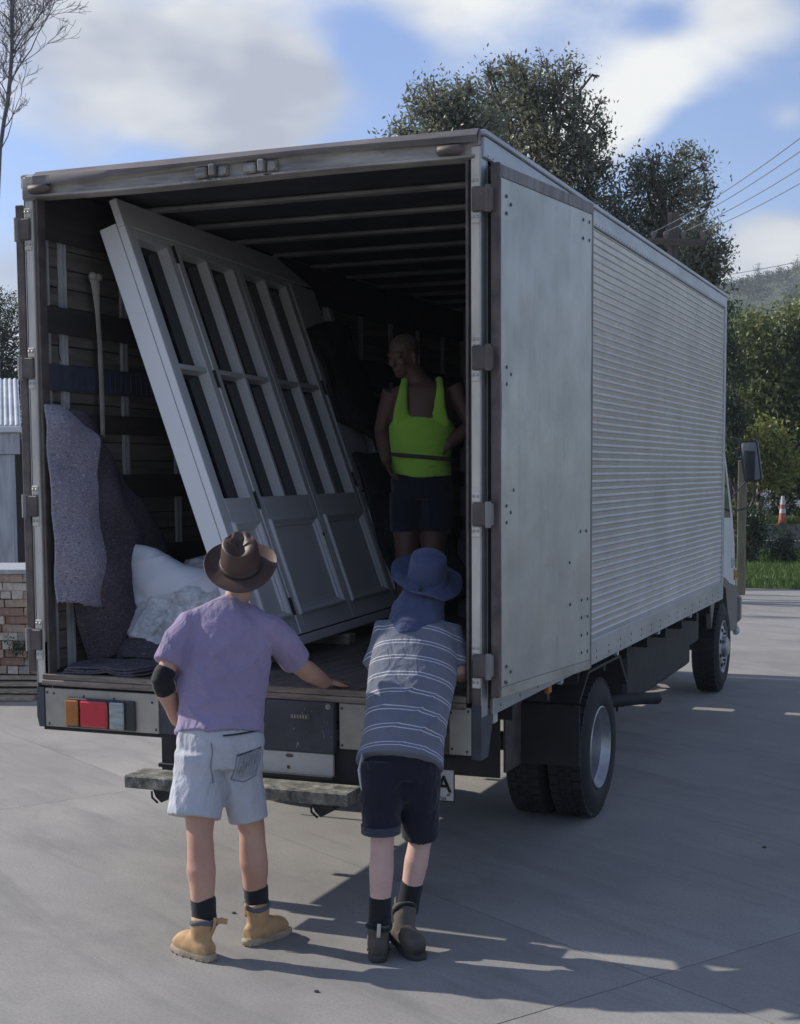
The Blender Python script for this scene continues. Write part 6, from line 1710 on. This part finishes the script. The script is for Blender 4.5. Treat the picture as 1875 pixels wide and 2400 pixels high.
# hills
def ridge(name, pts, D, depth, mat, label, trees=0, seed=1):
    g_ = random.Random(seed); xs = np.linspace(pts[0][0], pts[-1][0], 90); top = np.interp(xs, [p[0] for p in pts], [p[1] for p in pts])
    G = []
    for j in range(12):
        r_ = []
        for x, y in zip(xs, top):
            q = ray_pt(x, y, D); hgt = max(2, q.z) * (1 - (j / 11) ** 1.6) + 3 * mnoise.noise(Vector((x * .02, j * .7, seed))) * (j > 0) + .8 * mnoise.noise(Vector((x * .15, j * 2, seed)))
            p = q - FV * depth * (j / 11); r_.append((p.x, p.y, max(-.3, hgt) if j < 11 else -.5))
        G.append(r_)
    back = [(p[0] + FV.x * depth * .6, p[1] + FV.y * depth * .6, -.5) for p in G[0]]
    b = MB(); b.grid([back] + G); o = obj(name, b, mat, smooth=180, fixn=False); o['kind'] = 'structure'; return o
ridge('far_hill', [(-500, 1080), (0, 1040), (700, 900), (1300, 760), (1600, 700), (1690, 678), (1780, 660), (1875, 640), (2100, 610), (2500, 700), (3000, 900)], 420, 170, 'hill', '', seed=2)
ridge('near_hill', [(1700, 900), (1780, 790), (1830, 752), (1875, 728), (2000, 690), (2300, 740), (2700, 900)], 95, 30, 'hill_pale', '', seed=5)
# scrub and pines on the far hill
g = np.random.default_rng(17); C_ = []; Rr_ = []
for k in range(900):
    x = g.uniform(1560, 2150); yt = np.interp(x, [1560, 1690, 1780, 1875, 2150], [708, 678, 660, 640, 615]); u_ = g.random() ** 1.2
    q = ray_pt(x, yt, 420) - FV * 150 * u_; z_ = max(2, ray_pt(x, yt, 420).z) * (1 - (u_ * 150 / 170) ** 1.6)
    C_.append((q.x, q.y, z_ - .4)); r_ = g.uniform(.6, 1.5); Rr_.append((r_, r_, r_ * 1.1))
tag(leaf_cloud('hill_scrub', C_, Rr_, 100000, .6, 'leaf_dark', seed=71, fill=.3), 'dark scrub covering the far hillside', 'scrub', kind='stuff')
for k, (x, hgt, wd) in enumerate(((1752, 3.4, .5), (1776, 5.8, .9), (1800, 3.0, 1.2), (1825, 4.4, 1.1), (1848, 3.2, 1.0), (1868, 5.6, 1.4), (1700, 2.2, .6), (1735, 2.4, .7))):
    yt = np.interp(x, [1560, 1690, 1780, 1875], [708, 678, 660, 640]); q = ray_pt(x, yt, 418); q = Vector((q.x, q.y, q.z - 1))
    lv = [(tuple(q + ZV * hgt * f_), wd * (1.1 - f_) * .8 + .15) for f_ in (.25, .45, .65, .85, 1.0)]
    t = thing('pine_tree', ['slim pine on the far ridge, left of the tallest', 'tall ragged pine on the far ridge', 'low round pine on the ridge right of the tall ragged one', 'spreading pine on the middle of the far ridge', 'small pine on the ridge left of the right edge one', 'big pine on the ridge at the right edge', 'short bush pine where the ridge meets the truck', 'short pine next to the truck end of the ridge'][k], 'tree', tuple(q), 'pines on the far ridge')
    b = MB(); b.loft([q, q + ZV * hgt], [.16, .05], n=6); obj('trunk', b, 'bark', t)
    leaf_cloud('crown', [c for c, _ in lv], [r_ for _, r_ in lv], 900, .34, 'leaf_dark', t, 80 + k, fill=.4)

# the air between here and the far hill
b = MB(); b.box(-700, 520, -70, 910, -1.6, 100)
hz = obj('haze', b, MT['concrete'], kind='stuff')
hm = bpy.data.materials.new('haze_air'); hm.use_nodes = True; nn_ = hm.node_tree.nodes
for q in list(nn_): nn_.remove(q)
ho = nn_.new('ShaderNodeOutputMaterial'); hv_ = nn_.new('ShaderNodeVolumePrincipled')
hv_.inputs['Color'].default_value = (0.86, 0.92, 1.0, 1); hv_.inputs['Density'].default_value = HAZE; hv_.inputs['Anisotropy'].default_value = 0.0
hm.node_tree.links.new(hv_.outputs['Volume'], ho.inputs['Volume'])
hz.data.materials.clear(); hz.data.materials.append(hm)
